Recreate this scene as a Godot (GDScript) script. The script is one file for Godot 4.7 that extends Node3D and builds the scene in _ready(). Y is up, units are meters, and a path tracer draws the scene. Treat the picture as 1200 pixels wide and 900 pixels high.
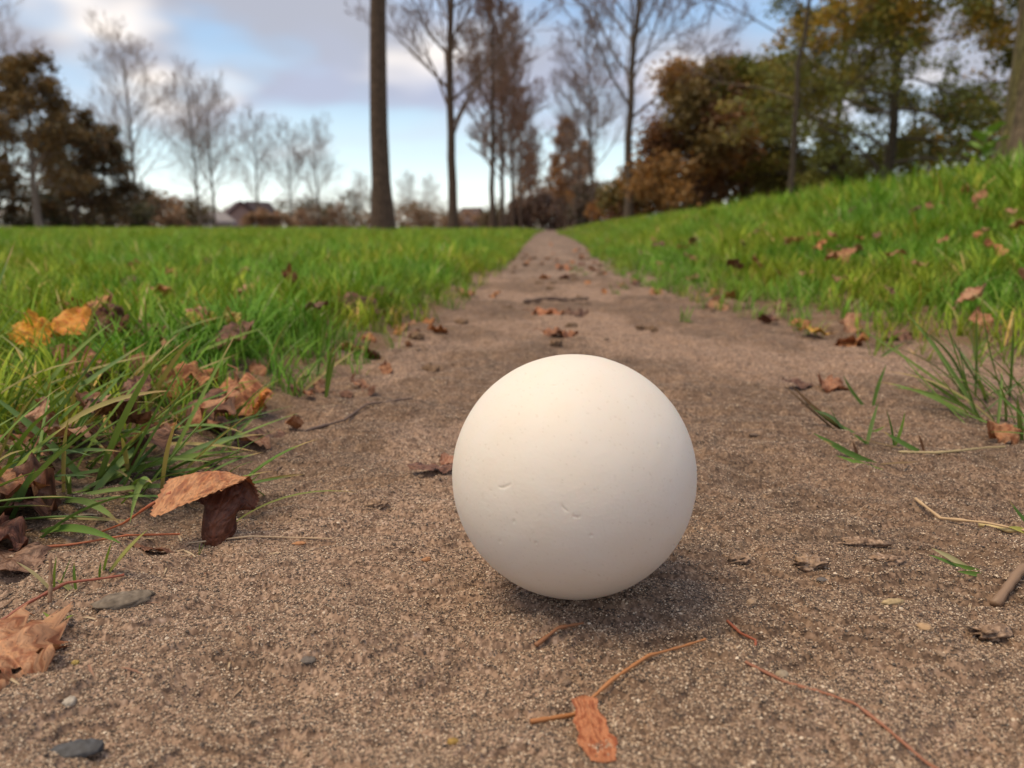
extends Node3D
# A white ball on a sandy footpath between grass verges, autumn trees behind. Metres, y up, the path runs towards -z.

const EYE := 0.112
const BALL_R := 0.0375
const BALL_X := 0.0190
const BALL_Z := -0.2290

var rng := RandomNumberGenerator.new()
var wave_noise := FastNoiseLite.new()
var flake_noise := FastNoiseLite.new()
var grit_noise := FastNoiseLite.new()
var patch_noise := FastNoiseLite.new()
var zero_level := 0.0
var M := {}
var names := {}


# ------------------------------------------------------------------ mesh helper
class Shape:
	var v := PackedVector3Array()
	var uv := PackedVector2Array()
	var c := PackedColorArray()
	var i := PackedInt32Array()

	func vert(p: Vector3, col := Color.WHITE, t := Vector2.ZERO) -> int:
		v.append(p)
		c.append(col)
		uv.append(t)
		return v.size() - 1

	func tri(a: int, b: int, d: int) -> void:
		i.append(a)
		i.append(b)
		i.append(d)

	func quad(a: int, b: int, d: int, e: int) -> void:
		tri(a, b, d)
		tri(a, d, e)

	func normals() -> PackedVector3Array:
		var n := PackedVector3Array()
		n.resize(v.size())
		for k in range(0, i.size(), 3):
			var a := i[k]
			var b := i[k + 1]
			var d := i[k + 2]
			var f := (v[d] - v[a]).cross(v[b] - v[a])
			n[a] += f
			n[b] += f
			n[d] += f
		for k in n.size():
			n[k] = n[k].normalized() if n[k].length_squared() > 1e-30 else Vector3.UP
		return n

	func arrays(smooth := true) -> Array:
		var a := []
		a.resize(Mesh.ARRAY_MAX)
		a[Mesh.ARRAY_VERTEX] = v
		if smooth:
			a[Mesh.ARRAY_NORMAL] = normals()
		a[Mesh.ARRAY_TEX_UV] = uv
		a[Mesh.ARRAY_COLOR] = c
		a[Mesh.ARRAY_INDEX] = i
		return a

	func mesh(smooth := true) -> ArrayMesh:
		var m := ArrayMesh.new()
		m.add_surface_from_arrays(Mesh.PRIMITIVE_TRIANGLES, arrays(smooth))
		return m

	func tube(pts: PackedVector3Array, rad: PackedFloat32Array, sides: int, col: Color, cap := false) -> void:
		var last := PackedInt32Array()
		var t := (pts[1] - pts[0]).normalized()
		var ax := t.cross(Vector3.RIGHT if absf(t.x) < 0.8 else Vector3.BACK).normalized()
		var run := 0.0
		for k in pts.size():
			if k > 0:
				t = (pts[mini(k + 1, pts.size() - 1)] - pts[k - 1]).normalized()
				run += pts[k].distance_to(pts[k - 1])
			ax = (ax - t * ax.dot(t)).normalized()
			var by := t.cross(ax)
			var ring := PackedInt32Array()
			for s in sides:
				var an := TAU * s / sides
				ring.append(vert(pts[k] + (ax * cos(an) + by * sin(an)) * rad[k], col, Vector2(float(s) / sides, run)))
			if k > 0:
				for s in sides:
					var e := (s + 1) % sides
					quad(last[s], last[e], ring[e], ring[s])
			if cap and (k == 0 or k == pts.size() - 1):
				var mid := vert(pts[k], col)
				for s in sides:
					var e := (s + 1) % sides
					if k == 0:
						tri(mid, ring[e], ring[s])
					else:
						tri(mid, ring[s], ring[e])
			last = ring


# ------------------------------------------------------------------ naming helpers
func numbered(called: String) -> String:
	if not names.has(called):
		names[called] = 0
		return called
	names[called] += 1
	return "%s_%03d" % [called, names[called]]


func tag(o: Node, label: String, category := "", group := "", kind := "") -> Node:
	if label:
		o.set_meta("label", label)
	if category:
		o.set_meta("category", category)
	if group:
		o.set_meta("group", group)
	if kind:
		o.set_meta("kind", kind)
	return o


func thing(called: String, label: String, category: String, at := Vector3.ZERO, turn := 0.0, group := "") -> Node3D:
	var o := Node3D.new()
	o.name = numbered(called)
	add_child(o)
	o.position = at
	o.rotation.y = turn
	tag(o, label, category, group)
	return o


func obj(called: String, m: Mesh, mat: Material, parent: Node = null) -> MeshInstance3D:
	var o := MeshInstance3D.new()
	o.name = numbered(called) if parent == null else called
	o.mesh = m
	o.material_override = mat
	(self if parent == null else parent).add_child(o, true)
	return o


# ------------------------------------------------------------------ the lie of the land
const LEFT := [[-6.0, -0.30], [0.0, -0.20], [0.20, -0.178], [0.27, -0.160], [0.36, -0.140], [0.45, -0.136], [0.63, -0.118], [0.95, -0.090], [1.44, -0.058], [2.6, -0.005], [4.8, 0.06], [9.0, 0.22], [16.0, 0.47], [40.0, 1.60], [80.0, 3.5], [700.0, 34.0]]
const RIGHT := [[-6.0, 0.30], [0.0, 0.33], [0.27, 0.34], [0.45, 0.37], [0.63, 0.40], [0.82, 0.365], [1.2, 0.305], [1.68, 0.285], [2.7, 0.335], [4.8, 0.50], [9.0, 0.74], [16.0, 0.99], [40.0, 2.3], [80.0, 4.4], [700.0, 38.0]]


func along(table: Array, d: float) -> float:
	for k in range(1, table.size()):
		if d < table[k][0] or k == table.size() - 1:
			var a: Array = table[k - 1]
			var b: Array = table[k]
			return lerpf(a[1], b[1], clampf((d - a[0]) / (b[0] - a[0]), 0.0, 1.0))
	return 0.0


func edge_l(d: float) -> float:
	return along(LEFT, d) + 0.012 * wave_noise.get_noise_2d(900.0, d * 2.0) * minf(1.0, 0.4 + d)


func edge_r(d: float) -> float:
	return along(RIGHT, d) + 0.02 * wave_noise.get_noise_2d(300.0, d * 2.0) * minf(1.0, 0.4 + d)


func relief(x: float, z: float) -> float:
	var d := -z
	var h := 0.0055 * wave_noise.get_noise_2d(x, z)
	var near := clampf((3.0 - d) / 1.5, 0.0, 1.0)
	var k := flake_noise.get_noise_2d(x * 0.75, z) * 3.4
	var f := floorf(k)
	var q := k - f
	h += (f + smoothstep(0.40, 0.60, q)) * 0.0016
	if near > 0.0:
		h += near * 0.00026 * grit_noise.get_noise_2d(x, z)
	return h


func lie(x: float, z: float, l: float, r: float) -> float:
	var h := relief(x, z) - zero_level
	if x < l:
		var a := l - x
		h += 0.012 * smoothstep(0.0, 0.10, a) + 0.02 * smoothstep(0.3, 4.0, a) * (1.0 + wave_noise.get_noise_2d(x * 0.1, z * 0.1))
	elif x > r:
		var a := x - r
		h += 0.29 * smoothstep(-0.14, 1.8, a) + 0.03 * smoothstep(0.0, 0.8, a) * wave_noise.get_noise_2d(x * 0.25, z * 0.25)
	return h


func height(x: float, z: float) -> float:
	return lie(x, z, edge_l(-z), edge_r(-z))


func spot(x: float, z: float, up := 0.0) -> Vector3:
	return Vector3(x, height(x, z) + up, z)


# ------------------------------------------------------------------ materials
func ramp(stops: Array) -> Gradient:
	var g := Gradient.new()
	var o := PackedFloat32Array()
	var c := PackedColorArray()
	for s in stops:
		o.append(s[0])
		c.append(s[1])
	g.offsets = o
	g.colors = c
	return g


func noise(kind: int, freq: float, seed_: int, octaves := 1) -> FastNoiseLite:
	var n := FastNoiseLite.new()
	n.noise_type = kind
	n.frequency = freq
	n.seed = seed_
	n.fractal_type = FastNoiseLite.FRACTAL_FBM if octaves > 1 else FastNoiseLite.FRACTAL_NONE
	n.fractal_octaves = octaves
	return n


func noise_map(n: FastNoiseLite, size: int, colors: Gradient = null) -> NoiseTexture2D:
	var t := NoiseTexture2D.new()
	t.width = size
	t.height = size
	t.seamless = true
	t.generate_mipmaps = false
	t.noise = n
	if colors:
		t.color_ramp = colors
	return t


func plain(called: String, rough := 0.8, c := Color.WHITE) -> StandardMaterial3D:
	var m := StandardMaterial3D.new()
	m.resource_name = called
	m.vertex_color_use_as_albedo = true
	m.albedo_color = c
	m.roughness = rough
	m.cull_mode = BaseMaterial3D.CULL_DISABLED
	M[called] = m
	return m


func leaf_print(seed_: int, vein: Color, blot: Color, amount: float) -> Array:
	# veins and blotches of a dead leaf: colour, and the veins as relief
	var im := Image.create(192, 192, false, Image.FORMAT_RGB8)
	var hi := Image.create(192, 192, false, Image.FORMAT_RGB8)
	var n := noise(FastNoiseLite.TYPE_SIMPLEX_SMOOTH, 0.022, seed_, 4)
	var s := noise(FastNoiseLite.TYPE_CELLULAR, 0.11, seed_ + 9)
	for y in 192:
		for x in 192:
			var u := y / 191.0
			var v := absf(x / 191.0 * 2.0 - 1.0)
			var mid := exp(-pow(v / 0.035, 2.0))
			var w := fposmod((u - v * 0.42) * 9.0 + n.get_noise_2d(x, y) * 0.35, 1.0)
			var side := exp(-pow((w - 0.5) / 0.10, 2.0)) * (1.0 - v * 0.6)
			var ve := clampf(maxf(mid, side * 0.75), 0.0, 1.0)
			var b := clampf((n.get_noise_2d(x * 1.3 + 500, y * 1.3) * 1.8 + amount), 0.0, 1.0)
			var c := Color(0.86, 0.86, 0.86).lerp(blot, b * 0.8)
			c = c.lerp(vein, ve * 0.5)
			if s.get_noise_2d(x, y) < -0.93:
				c = c.darkened(0.5)
			var g := 1.0 + 0.16 * n.get_noise_2d(x * 5.0, y * 5.0 + 90)
			im.set_pixel(x, y, Color(c.r * g, c.g * g, c.b * g))
			var hh := clampf(0.45 + ve * 0.4 + 0.25 * n.get_noise_2d(x * 3.0, y * 3.0), 0.0, 1.0)
			hi.set_pixel(x, y, Color(hh, hh, hh))
	return [ImageTexture.create_from_image(im), ImageTexture.create_from_image(hi)]


func make_materials() -> void:
	# packed sand: grains as colour and as relief from the same cells
	var cells := noise(FastNoiseLite.TYPE_CELLULAR, 0.34, 5)
	cells.cellular_return_type = FastNoiseLite.RETURN_CELL_VALUE
	var bumps := noise(FastNoiseLite.TYPE_CELLULAR, 0.34, 5)
	bumps.cellular_return_type = FastNoiseLite.RETURN_DISTANCE
	var m := plain("sand", 0.92)
	m.albedo_texture = noise_map(cells, 1024, ramp([[0.0, Color(0.36, 0.32, 0.29)], [0.2, Color(0.55, 0.5, 0.46)], [0.45, Color(0.72, 0.67, 0.62)], [0.75, Color(0.88, 0.84, 0.79)], [0.93, Color(1, 0.97, 0.92)], [1.0, Color(1, 1, 1)]]))
	m.heightmap_enabled = true
	m.heightmap_texture = noise_map(bumps, 1024)
	m.heightmap_flip_texture = true
	m.heightmap_scale = 0.03
	m.uv1_triplanar = true
	m.uv1_world_triplanar = true
	m.uv1_scale = Vector3.ONE / 0.30
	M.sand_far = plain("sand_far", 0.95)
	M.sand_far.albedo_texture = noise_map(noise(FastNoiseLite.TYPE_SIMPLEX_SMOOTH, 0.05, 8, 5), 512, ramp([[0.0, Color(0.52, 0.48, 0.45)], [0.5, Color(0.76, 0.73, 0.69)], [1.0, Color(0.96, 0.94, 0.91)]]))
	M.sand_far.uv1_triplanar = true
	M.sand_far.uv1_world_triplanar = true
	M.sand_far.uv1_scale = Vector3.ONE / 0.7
	plain("grain", 0.55)
	for k in [["grass", 0.75], ["blade", 0.55]]:
		var g := plain(k[0], k[1])
		g.metallic_specular = 0.3
		g.backlight_enabled = true
		g.backlight = Color(0.62, 0.66, 0.45)
	for k in [["foliage", 0.6], ["needle", 0.6]]:
		var g := plain(k[0], k[1])
		g.backlight_enabled = true
		g.backlight = Color(0.8, 0.74, 0.6)
	var bark := plain("bark", 0.95)
	bark.albedo_texture = noise_map(noise(FastNoiseLite.TYPE_SIMPLEX_SMOOTH, 0.02, 12, 5), 512, ramp([[0.0, Color(0.5, 0.47, 0.43)], [0.5, Color(0.8, 0.78, 0.74)], [1.0, Color(1, 1, 1)]]))
	bark.heightmap_enabled = true
	bark.heightmap_texture = noise_map(noise(FastNoiseLite.TYPE_SIMPLEX_SMOOTH, 0.03, 13, 5), 512)
	bark.heightmap_scale = 2.0
	bark.uv1_triplanar = true
	bark.uv1_scale = Vector3(2.2, 0.7, 2.2)
	plain("twig", 0.9)
	var k := 0
	for e in [["leaf_brown", Color(0.62, 0.5, 0.4), Color(0.42, 0.34, 0.3), 0.28], ["leaf_tan", Color(1.0, 0.93, 0.85), Color(0.6, 0.45, 0.36), 0.18], ["leaf_yellow", Color(1, 1, 0.85), Color(0.75, 0.5, 0.28), 0.05]]:
		var t := leaf_print(40 + k, e[1], e[2], e[3])
		var l := plain(e[0], 0.62)
		l.albedo_texture = t[0]
		l.heightmap_enabled = true
		l.heightmap_texture = t[1]
		l.heightmap_scale = 0.05
		l.backlight_enabled = true
		l.backlight = Color(0.4, 0.36, 0.3)
		k += 1
	plain("stalk", 0.55)
	var st := plain("stone", 0.75)
	st.albedo_texture = noise_map(noise(FastNoiseLite.TYPE_SIMPLEX_SMOOTH, 0.04, 21, 5), 256, ramp([[0.0, Color(0.6, 0.58, 0.56)], [0.6, Color(0.85, 0.84, 0.82)], [1.0, Color(1, 1, 1)]]))
	st.uv1_triplanar = true
	st.uv1_scale = Vector3.ONE * 40.0
	plain("wall", 0.9)
	plain("glass", 0.15)


# ------------------------------------------------------------------ sky
const SKY_ROWS := [[0.0, Color(0.86, 0.85, 0.72)], [2.0, Color(0.82, 0.88, 0.82)], [4.5, Color(0.62, 0.77, 0.80)], [9.0, Color(0.38, 0.53, 0.68)], [15.0, Color(0.27, 0.41, 0.62)], [35.0, Color(0.23, 0.37, 0.61)], [90.0, Color(0.19, 0.31, 0.56)]]


func sky_color(az: float, el: float, deck: FastNoiseLite, lit: FastNoiseLite) -> Color:
	# az from straight down the path to the right, el above the horizon
	var e := maxf(el, 0.3)
	var c := Color.BLACK
	for k in range(1, SKY_ROWS.size()):
		if e <= SKY_ROWS[k][0]:
			c = (SKY_ROWS[k - 1][1] as Color).lerp(SKY_ROWS[k][1], (e - SKY_ROWS[k - 1][0]) / (SKY_ROWS[k][0] - SKY_ROWS[k - 1][0]))
			break
	var up := 30.0 * log(1.0 + e / 30.0) * 0.17
	var p := Vector3(sin(az) * 3.0 * cos(deg_to_rad(e)), up, -cos(az) * 3.0 * cos(deg_to_rad(e)))
	var n := deck.get_noise_3dv(p)
	var rise := smoothstep(6.0, 9.0, e + 5.0 * deck.get_noise_3dv(p * 1.4 + Vector3(9, 0, 4)))
	var cover := smoothstep(-0.36, 0.14, n + 0.11) * rise
	var b := smoothstep(-0.08, 0.62, lit.get_noise_3dv(p * 1.25))
	var cloud := Color(0.36, 0.37, 0.43).lerp(Color(0.92, 0.83, 0.75), b)
	cloud = cloud.lerp(Color(0.38, 0.42, 0.57), 0.6 * smoothstep(-0.1, 0.45, lit.get_noise_3dv(p * 0.8 + Vector3(0, 7, 0))))
	var veil := 0.5 * smoothstep(-0.25, 0.35, deck.get_noise_3dv(p * Vector3(0.8, 1.6, 0.8) + Vector3(5, 5, 0))) * smoothstep(3.5, 7.0, e)
	return c.lerp(Color(0.50, 0.54, 0.64), veil).lerp(cloud, cover * 0.94)


func make_sky() -> PanoramaSkyMaterial:
	var w := 1536
	var h := 768
	var im := Image.create(w, h, false, Image.FORMAT_RGBF)
	var deck := noise(FastNoiseLite.TYPE_SIMPLEX_SMOOTH, 1.0, 14, 4)
	var lit := noise(FastNoiseLite.TYPE_SIMPLEX_SMOOTH, 1.0, 74, 3)
	for y in h:
		var el := 90.0 - (y + 0.5) / h * 180.0
		for x in w:
			im.set_pixel(x, y, sky_color((x + 0.5) / w * TAU + 0.24, el, deck, lit) if el > 0.0 else Color(0.34, 0.31, 0.25))
	var p := PanoramaSkyMaterial.new()
	p.panorama = ImageTexture.create_from_image(im)
	return p


# ------------------------------------------------------------------ the build
func _ready() -> void:
	rng.seed = 20231
	var cam := Camera3D.new()
	cam.name = "camera"
	add_child(cam)
	cam.position = Vector3(0, EYE, 0)
	cam.rotation_degrees = Vector3(-11.4, 0, 0)
	cam.keep_aspect = Camera3D.KEEP_HEIGHT
	var lens := CameraAttributesPhysical.new()
	lens.frustum_focal_length = 24.03
	lens.frustum_near = 0.02
	lens.frustum_far = 2000.0
	lens.frustum_focus_distance = 0.265
	lens.exposure_aperture = 13.0
	cam.attributes = lens
	cam.current = true

	var around := WorldEnvironment.new()
	around.name = "environment"
	var env := Environment.new()
	env.background_mode = Environment.BG_SKY
	env.sky = Sky.new()
	env.sky.sky_material = make_sky()
	env.background_energy_multiplier = 1.0
	env.tonemap_mode = Environment.TONE_MAPPER_LINEAR
	env.tonemap_exposure = 1.4
	env.sdfgi_enabled = true
	env.ssao_enabled = true
	env.ssil_enabled = true
	around.environment = env
	add_child(around)

	var sun := DirectionalLight3D.new()
	sun.name = "sun"
	sun.light_energy = 0.68
	sun.light_angular_distance = 34.0
	sun.light_color = Color(1.0, 0.90, 0.74)
	sun.shadow_enabled = true
	add_child(sun)
	sun.look_at_from_position(Vector3(-0.34, 0.86, 0.08), Vector3.ZERO, Vector3.UP)

	wave_noise = noise(FastNoiseLite.TYPE_SIMPLEX_SMOOTH, 7.0, 3, 3)
	flake_noise = noise(FastNoiseLite.TYPE_SIMPLEX_SMOOTH, 26.0, 4, 3)
	grit_noise = noise(FastNoiseLite.TYPE_SIMPLEX_SMOOTH, 230.0, 6, 2)
	patch_noise = noise(FastNoiseLite.TYPE_SIMPLEX_SMOOTH, 11.0, 7, 5)
	zero_level = relief(BALL_X, BALL_Z) + 0.0004
	make_materials()
	make_land()
	make_trees()
	make_houses()
	make_grass()
	make_ball()
	make_leaves()
	make_litter()
	make_tufts()


# ------------------------------------------------------------------ path and ground
func soil_tint(x: float, z: float) -> Color:
	var p := patch_noise.get_noise_2d(x, z)
	var q := patch_noise.get_noise_2d(x * 3.7 + 9.0, z * 3.7)
	var s := patch_noise.get_noise_2d(x * 9.0 - 33.0, z * 9.0)
	var c := Color(0.335, 0.238, 0.175).lerp(Color(0.235, 0.165, 0.121), clampf(0.5 + p * 1.3, 0.0, 1.0))
	c = c.lerp(Color(0.22, 0.175, 0.14), smoothstep(0.12, 0.5, q) * 0.6)
	c = c.lerp(Color(0.53, 0.395, 0.285), smoothstep(0.1, 0.5, s) * 0.5)
	# broad patches of a paler, pinker tone
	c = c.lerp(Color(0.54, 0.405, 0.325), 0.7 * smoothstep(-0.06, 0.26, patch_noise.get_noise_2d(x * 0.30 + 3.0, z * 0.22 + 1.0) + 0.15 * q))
	return c


func sheet(rows: PackedFloat32Array, cols: Array, place: Callable, tint: Callable) -> Shape:
	var s := Shape.new()
	var n := cols.size()
	for y in rows.size():
		var d := rows[y]
		var l := edge_l(d)
		var r := edge_r(d)
		for k in n:
			var x: float = place.call(cols[k], l, r)
			s.v.append(Vector3(x, lie(x, -d, l, r), -d))
			s.c.append(tint.call(x, -d))
			s.uv.append(Vector2(x, -d))
			if y > 0 and k > 0:
				var a := y * n + k
				s.quad(a - n - 1, a - 1, a, a - n)
	return s


func make_land() -> void:
	var rows := PackedFloat32Array([-6.0, -3.0, -1.5, -0.7, -0.3, -0.1, 0.0, 0.05, 0.09])
	var d := 0.105
	while d < 700.0:
		rows.append(d)
		d *= 1.0068 if d < 1.8 else 1.02 if d < 20.0 else 1.08
	var near := PackedFloat32Array()
	var far := PackedFloat32Array()
	var back := PackedFloat32Array()
	for r in rows:
		if r < 0.1:
			back.append(r)
		elif r < 1.9:
			near.append(r)
		else:
			far.append(r)
	back.append(near[0])
	far.insert(0, near[near.size() - 1])
	var across := func(s, l, r): return lerpf(l, r, s)
	var fine := []
	for k in 381:
		fine.append(k / 380.0)
	var coarse := []
	for k in 81:
		coarse.append(k / 80.0)
	var path := ArrayMesh.new()
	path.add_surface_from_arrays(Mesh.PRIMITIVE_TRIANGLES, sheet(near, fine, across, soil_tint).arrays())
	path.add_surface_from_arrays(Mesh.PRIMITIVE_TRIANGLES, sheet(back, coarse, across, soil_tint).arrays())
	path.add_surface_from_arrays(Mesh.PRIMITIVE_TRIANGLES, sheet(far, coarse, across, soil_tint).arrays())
	for k in 2:
		path.surface_set_material(k, M.sand)
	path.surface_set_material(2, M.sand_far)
	var o := MeshInstance3D.new()
	o.name = "path"
	o.mesh = path
	add_child(o)
	tag(o, "narrow sandy footpath of trodden earth running away between grass verges", "", "", "structure")

	var out := [0.0]
	var step := 0.004
	while out[-1] < 520.0:
		out.append(out[-1] + step)
		step *= 1.07
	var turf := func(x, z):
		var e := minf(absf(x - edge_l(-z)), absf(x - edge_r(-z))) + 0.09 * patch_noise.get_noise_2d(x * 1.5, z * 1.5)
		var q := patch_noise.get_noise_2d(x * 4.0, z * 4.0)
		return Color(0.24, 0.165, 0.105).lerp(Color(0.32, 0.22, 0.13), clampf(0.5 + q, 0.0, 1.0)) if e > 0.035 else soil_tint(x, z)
	var ground := ArrayMesh.new()
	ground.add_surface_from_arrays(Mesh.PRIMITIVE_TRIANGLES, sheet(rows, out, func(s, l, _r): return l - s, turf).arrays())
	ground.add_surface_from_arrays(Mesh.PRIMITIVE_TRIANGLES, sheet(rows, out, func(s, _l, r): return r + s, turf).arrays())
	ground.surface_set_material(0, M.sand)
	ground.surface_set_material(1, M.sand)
	o = MeshInstance3D.new()
	o.name = "ground"
	o.mesh = ground
	add_child(o)
	tag(o, "dark earth under the grass, flat on the left and rising into a bank on the right", "", "", "structure")

	# loose grains on the packed path
	var grains := [Color(0.04, 0.032, 0.028), Color(0.10, 0.07, 0.048), Color(0.23, 0.155, 0.10), Color(0.40, 0.28, 0.185), Color(0.56, 0.42, 0.29), Color(0.74, 0.61, 0.46)]
	var g := Shape.new()
	var p := [Vector3(1, 0, 0.1), Vector3(-0.9, 0.1, 0), Vector3(0.1, 0, 1), Vector3(0, -0.1, -1.05), Vector3(0.1, 0.85, 0.1), Vector3(0, -0.6, 0)]
	for f in [[0, 2, 4], [2, 1, 4], [1, 3, 4], [3, 0, 4], [2, 0, 5], [1, 2, 5], [3, 1, 5], [0, 3, 5]]:
		var a := g.vert(p[f[0]])
		g.vert(p[f[2]])
		g.vert(p[f[1]])
		g.tri(a, a + 1, a + 2)
	var at := []
	var tint := PackedColorArray()
	for k in 430000:
		var dd := 0.115 * exp(rng.randf() * 2.0)
		var x := rng.randf_range(-0.72, 0.72) * (dd + 0.02)
		var e := minf(x - edge_l(dd), edge_r(dd) - x)
		if e < rng.randf_range(-0.06, 0.01):
			continue
		var s := 0.00014 * exp(rng.randf() * 1.0) * (1.0 + 0.5 * dd)
		if rng.randf() < 0.012:
			s *= 2.0
		var b := Basis.from_euler(Vector3(rng.randf_range(-0.5, 0.5), rng.randf() * TAU, rng.randf_range(-0.5, 0.5))).scaled(Vector3(s, s * rng.randf_range(0.6, 1.0), s))
		at.append(Transform3D(b, Vector3(x, height(x, -dd) + s * 0.25, -dd)))
		var q := clampf(rng.randfn(2.1, 1.5), 0.0, 4.99)
		tint.append((grains[int(q)] as Color).lerp(grains[int(q) + 1], q - floorf(q)))
	scatter("sand_grains", g.mesh(false), M.grain, at, tint, "loose pale and dark sand grains strewn over the trodden path", "sand")


func scatter(called: String, m: Mesh, mat: Material, at: Array, tint: PackedColorArray, label: String, category: String) -> void:
	var mm := MultiMesh.new()
	mm.transform_format = MultiMesh.TRANSFORM_3D
	mm.use_colors = true
	mm.mesh = m
	mm.instance_count = at.size()
	for k in at.size():
		mm.set_instance_transform(k, at[k])
		mm.set_instance_color(k, tint[k])
	var o := MultiMeshInstance3D.new()
	o.name = numbered(called)
	o.multimesh = mm
	o.material_override = mat
	add_child(o)
	tag(o, label, category, "", "stuff")


# ------------------------------------------------------------------ grass
func add_blade(s: Shape, foot: Vector3, lean: float, turn: float, length: float, width: float, droop: float, col: Color, segs := 5, fold := 0.0, roll := 0.0, dry := 0.0) -> void:
	# lean from upright at the foot, droop adds up along the blade
	var out := Vector3(cos(turn), 0, sin(turn))
	var side := Vector3(-sin(turn), 0, cos(turn))
	var p := foot
	var a := lean
	var before := PackedInt32Array()
	var tip := Color(0.40, 0.29, 0.13) if rng.randf() < dry else col
	var own := col
	for k in segs + 1:
		col = tip if k > segs - 2 else own
		var t := float(k) / segs
		var w := width * 0.5 * (0.75 + 0.5 * t if t < 0.5 else 1.0) * (1.0 - pow(maxf(0.0, t - 0.25) / 0.75, 2.2))
		var dir := out * sin(a) + Vector3.UP * cos(a)
		var up := Vector3.UP * sin(a) - out * cos(a)
		var ring := PackedInt32Array()
		var flat := side
		side = flat * cos(roll) + up * sin(roll)
		up = up * cos(roll) - flat * sin(roll)
		if fold > 0.0:
			ring.append(s.vert(p - side * w + up * w * fold, col, Vector2(0, t)))
			ring.append(s.vert(p, col, Vector2(0.5, t)))
			ring.append(s.vert(p + side * w + up * w * fold, col, Vector2(1, t)))
		else:
			ring.append(s.vert(p - side * w, col, Vector2(0, t)))
			ring.append(s.vert(p + side * w, col, Vector2(1, t)))
		if k > 0:
			for q in ring.size() - 1:
				s.quad(before[q], before[q + 1], ring[q + 1], ring[q])
		side = flat
		before = ring
		p += dir * length / segs
		a += droop / segs


func green() -> Color:
	var r := rng.randf()
	if r < 0.06:
		return Color(0.52, 0.42, 0.19)
	if r < 0.14:
		return Color(0.42, 0.44, 0.08)
	return Color(0.105, 0.215, 0.025).lerp(Color(0.275, 0.395, 0.045), rng.randf())


func make_grass() -> void:
	var kinds := []
	for k in 6:
		var s := Shape.new()
		for b in 11:
			var long := rng.randf_range(0.5, 1.0) * (0.085 if k < 4 else 0.11)
			add_blade(s, Vector3(rng.randfn(0, 0.011), -0.004, rng.randfn(0, 0.011)), rng.randf_range(0.0, 0.55), rng.randf() * TAU, long, rng.randf_range(0.0018, 0.0034), rng.randf_range(0.2, 1.3) + (0.5 if k >= 4 else 0.0), green(), 5)
		kinds.append(s.mesh())
	var sets := []
	for k in 6:
		sets.append([[], PackedColorArray(), [], PackedColorArray()])
	var put := func(x, z, size, right):
		var k := rng.randi() % 6
		var tone := rng.randf_range(0.7, 1.3)
		var warm := clampf(0.5 + 2.2 * patch_noise.get_noise_2d(x * 0.25, z * 0.25), 0.0, 1.0)
		var b := Basis.from_euler(Vector3(rng.randf_range(-0.2, 0.2), rng.randf() * TAU, rng.randf_range(-0.2, 0.2))).scaled(Vector3(size, size * rng.randf_range(0.75, 1.15), size))
		var q := 2 if right else 0
		sets[k][q].append(Transform3D(b, spot(x, z)))
		sets[k][q + 1].append(Color(tone * lerpf(0.78, 1.22, warm), tone, tone * lerpf(1.1, 0.8, warm)))
	# [nearest, farthest, how many, size]
	for band in [[0.36, 0.7, 1900, 0.58], [0.6, 1.6, 8200, 0.75], [1.5, 4.0, 20000, 0.95], [3.8, 10.0, 27000, 1.2], [9.5, 26.0, 24000, 1.7], [25.0, 75.0, 21000, 2.6]]:
		for k in band[2]:
			var d: float = sqrt(lerpf(band[0] * band[0], band[1] * band[1], rng.randf()))
			var l := edge_l(d)
			var x: float = l - rng.randf() * (1.35 * d + 0.55)
			var edge := (l - x) / (0.10 + 0.02 * d)
			if d < 2.0 and rng.randf() > 0.10 + 0.90 * smoothstep(0.0, 1.0, edge):
				continue
			put.call(x, -d, band[3] * lerpf(0.55, 1.0, clampf(edge, 0.0, 1.0)) * rng.randf_range(0.7, 1.15), false)
	for band in [[0.58, 1.6, 7200, 0.75], [1.5, 4.0, 19000, 1.0], [3.8, 10.0, 24000, 1.25], [9.5, 26.0, 17000, 1.7], [25.0, 75.0, 6000, 2.6]]:
		for k in band[2]:
			var d: float = sqrt(lerpf(band[0] * band[0], band[1] * band[1], rng.randf()))
			var r := edge_r(d)
			var x: float = r - 0.04 + rng.randf() * (1.1 * d + 0.5)
			var edge := (x - r + 0.04) / (0.26 + 0.03 * d)
			if d < 3.0 and rng.randf() > 0.2 + 0.8 * smoothstep(0.0, 1.0, edge):
				continue
			put.call(x, -d, band[3] * lerpf(0.5, 1.0, clampf(edge, 0.0, 1.0)) * rng.randf_range(0.7, 1.15), true)
	for k in 3400:
		var d := rng.randf_range(1.4, 7.0)
		put.call(edge_r(d) + rng.randf_range(0.7, 2.4), -d, rng.randf_range(1.0, 2.0), true)
	for k in 6:
		scatter("meadow_grass", kinds[k], M.grass, sets[k][0], sets[k][1], "green autumn grass of the flat meadow left of the path", "grass")
		scatter("bank_grass", kinds[k], M.grass, sets[k][2], sets[k][3], "green grass covering the bank that rises right of the path", "grass")


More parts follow.
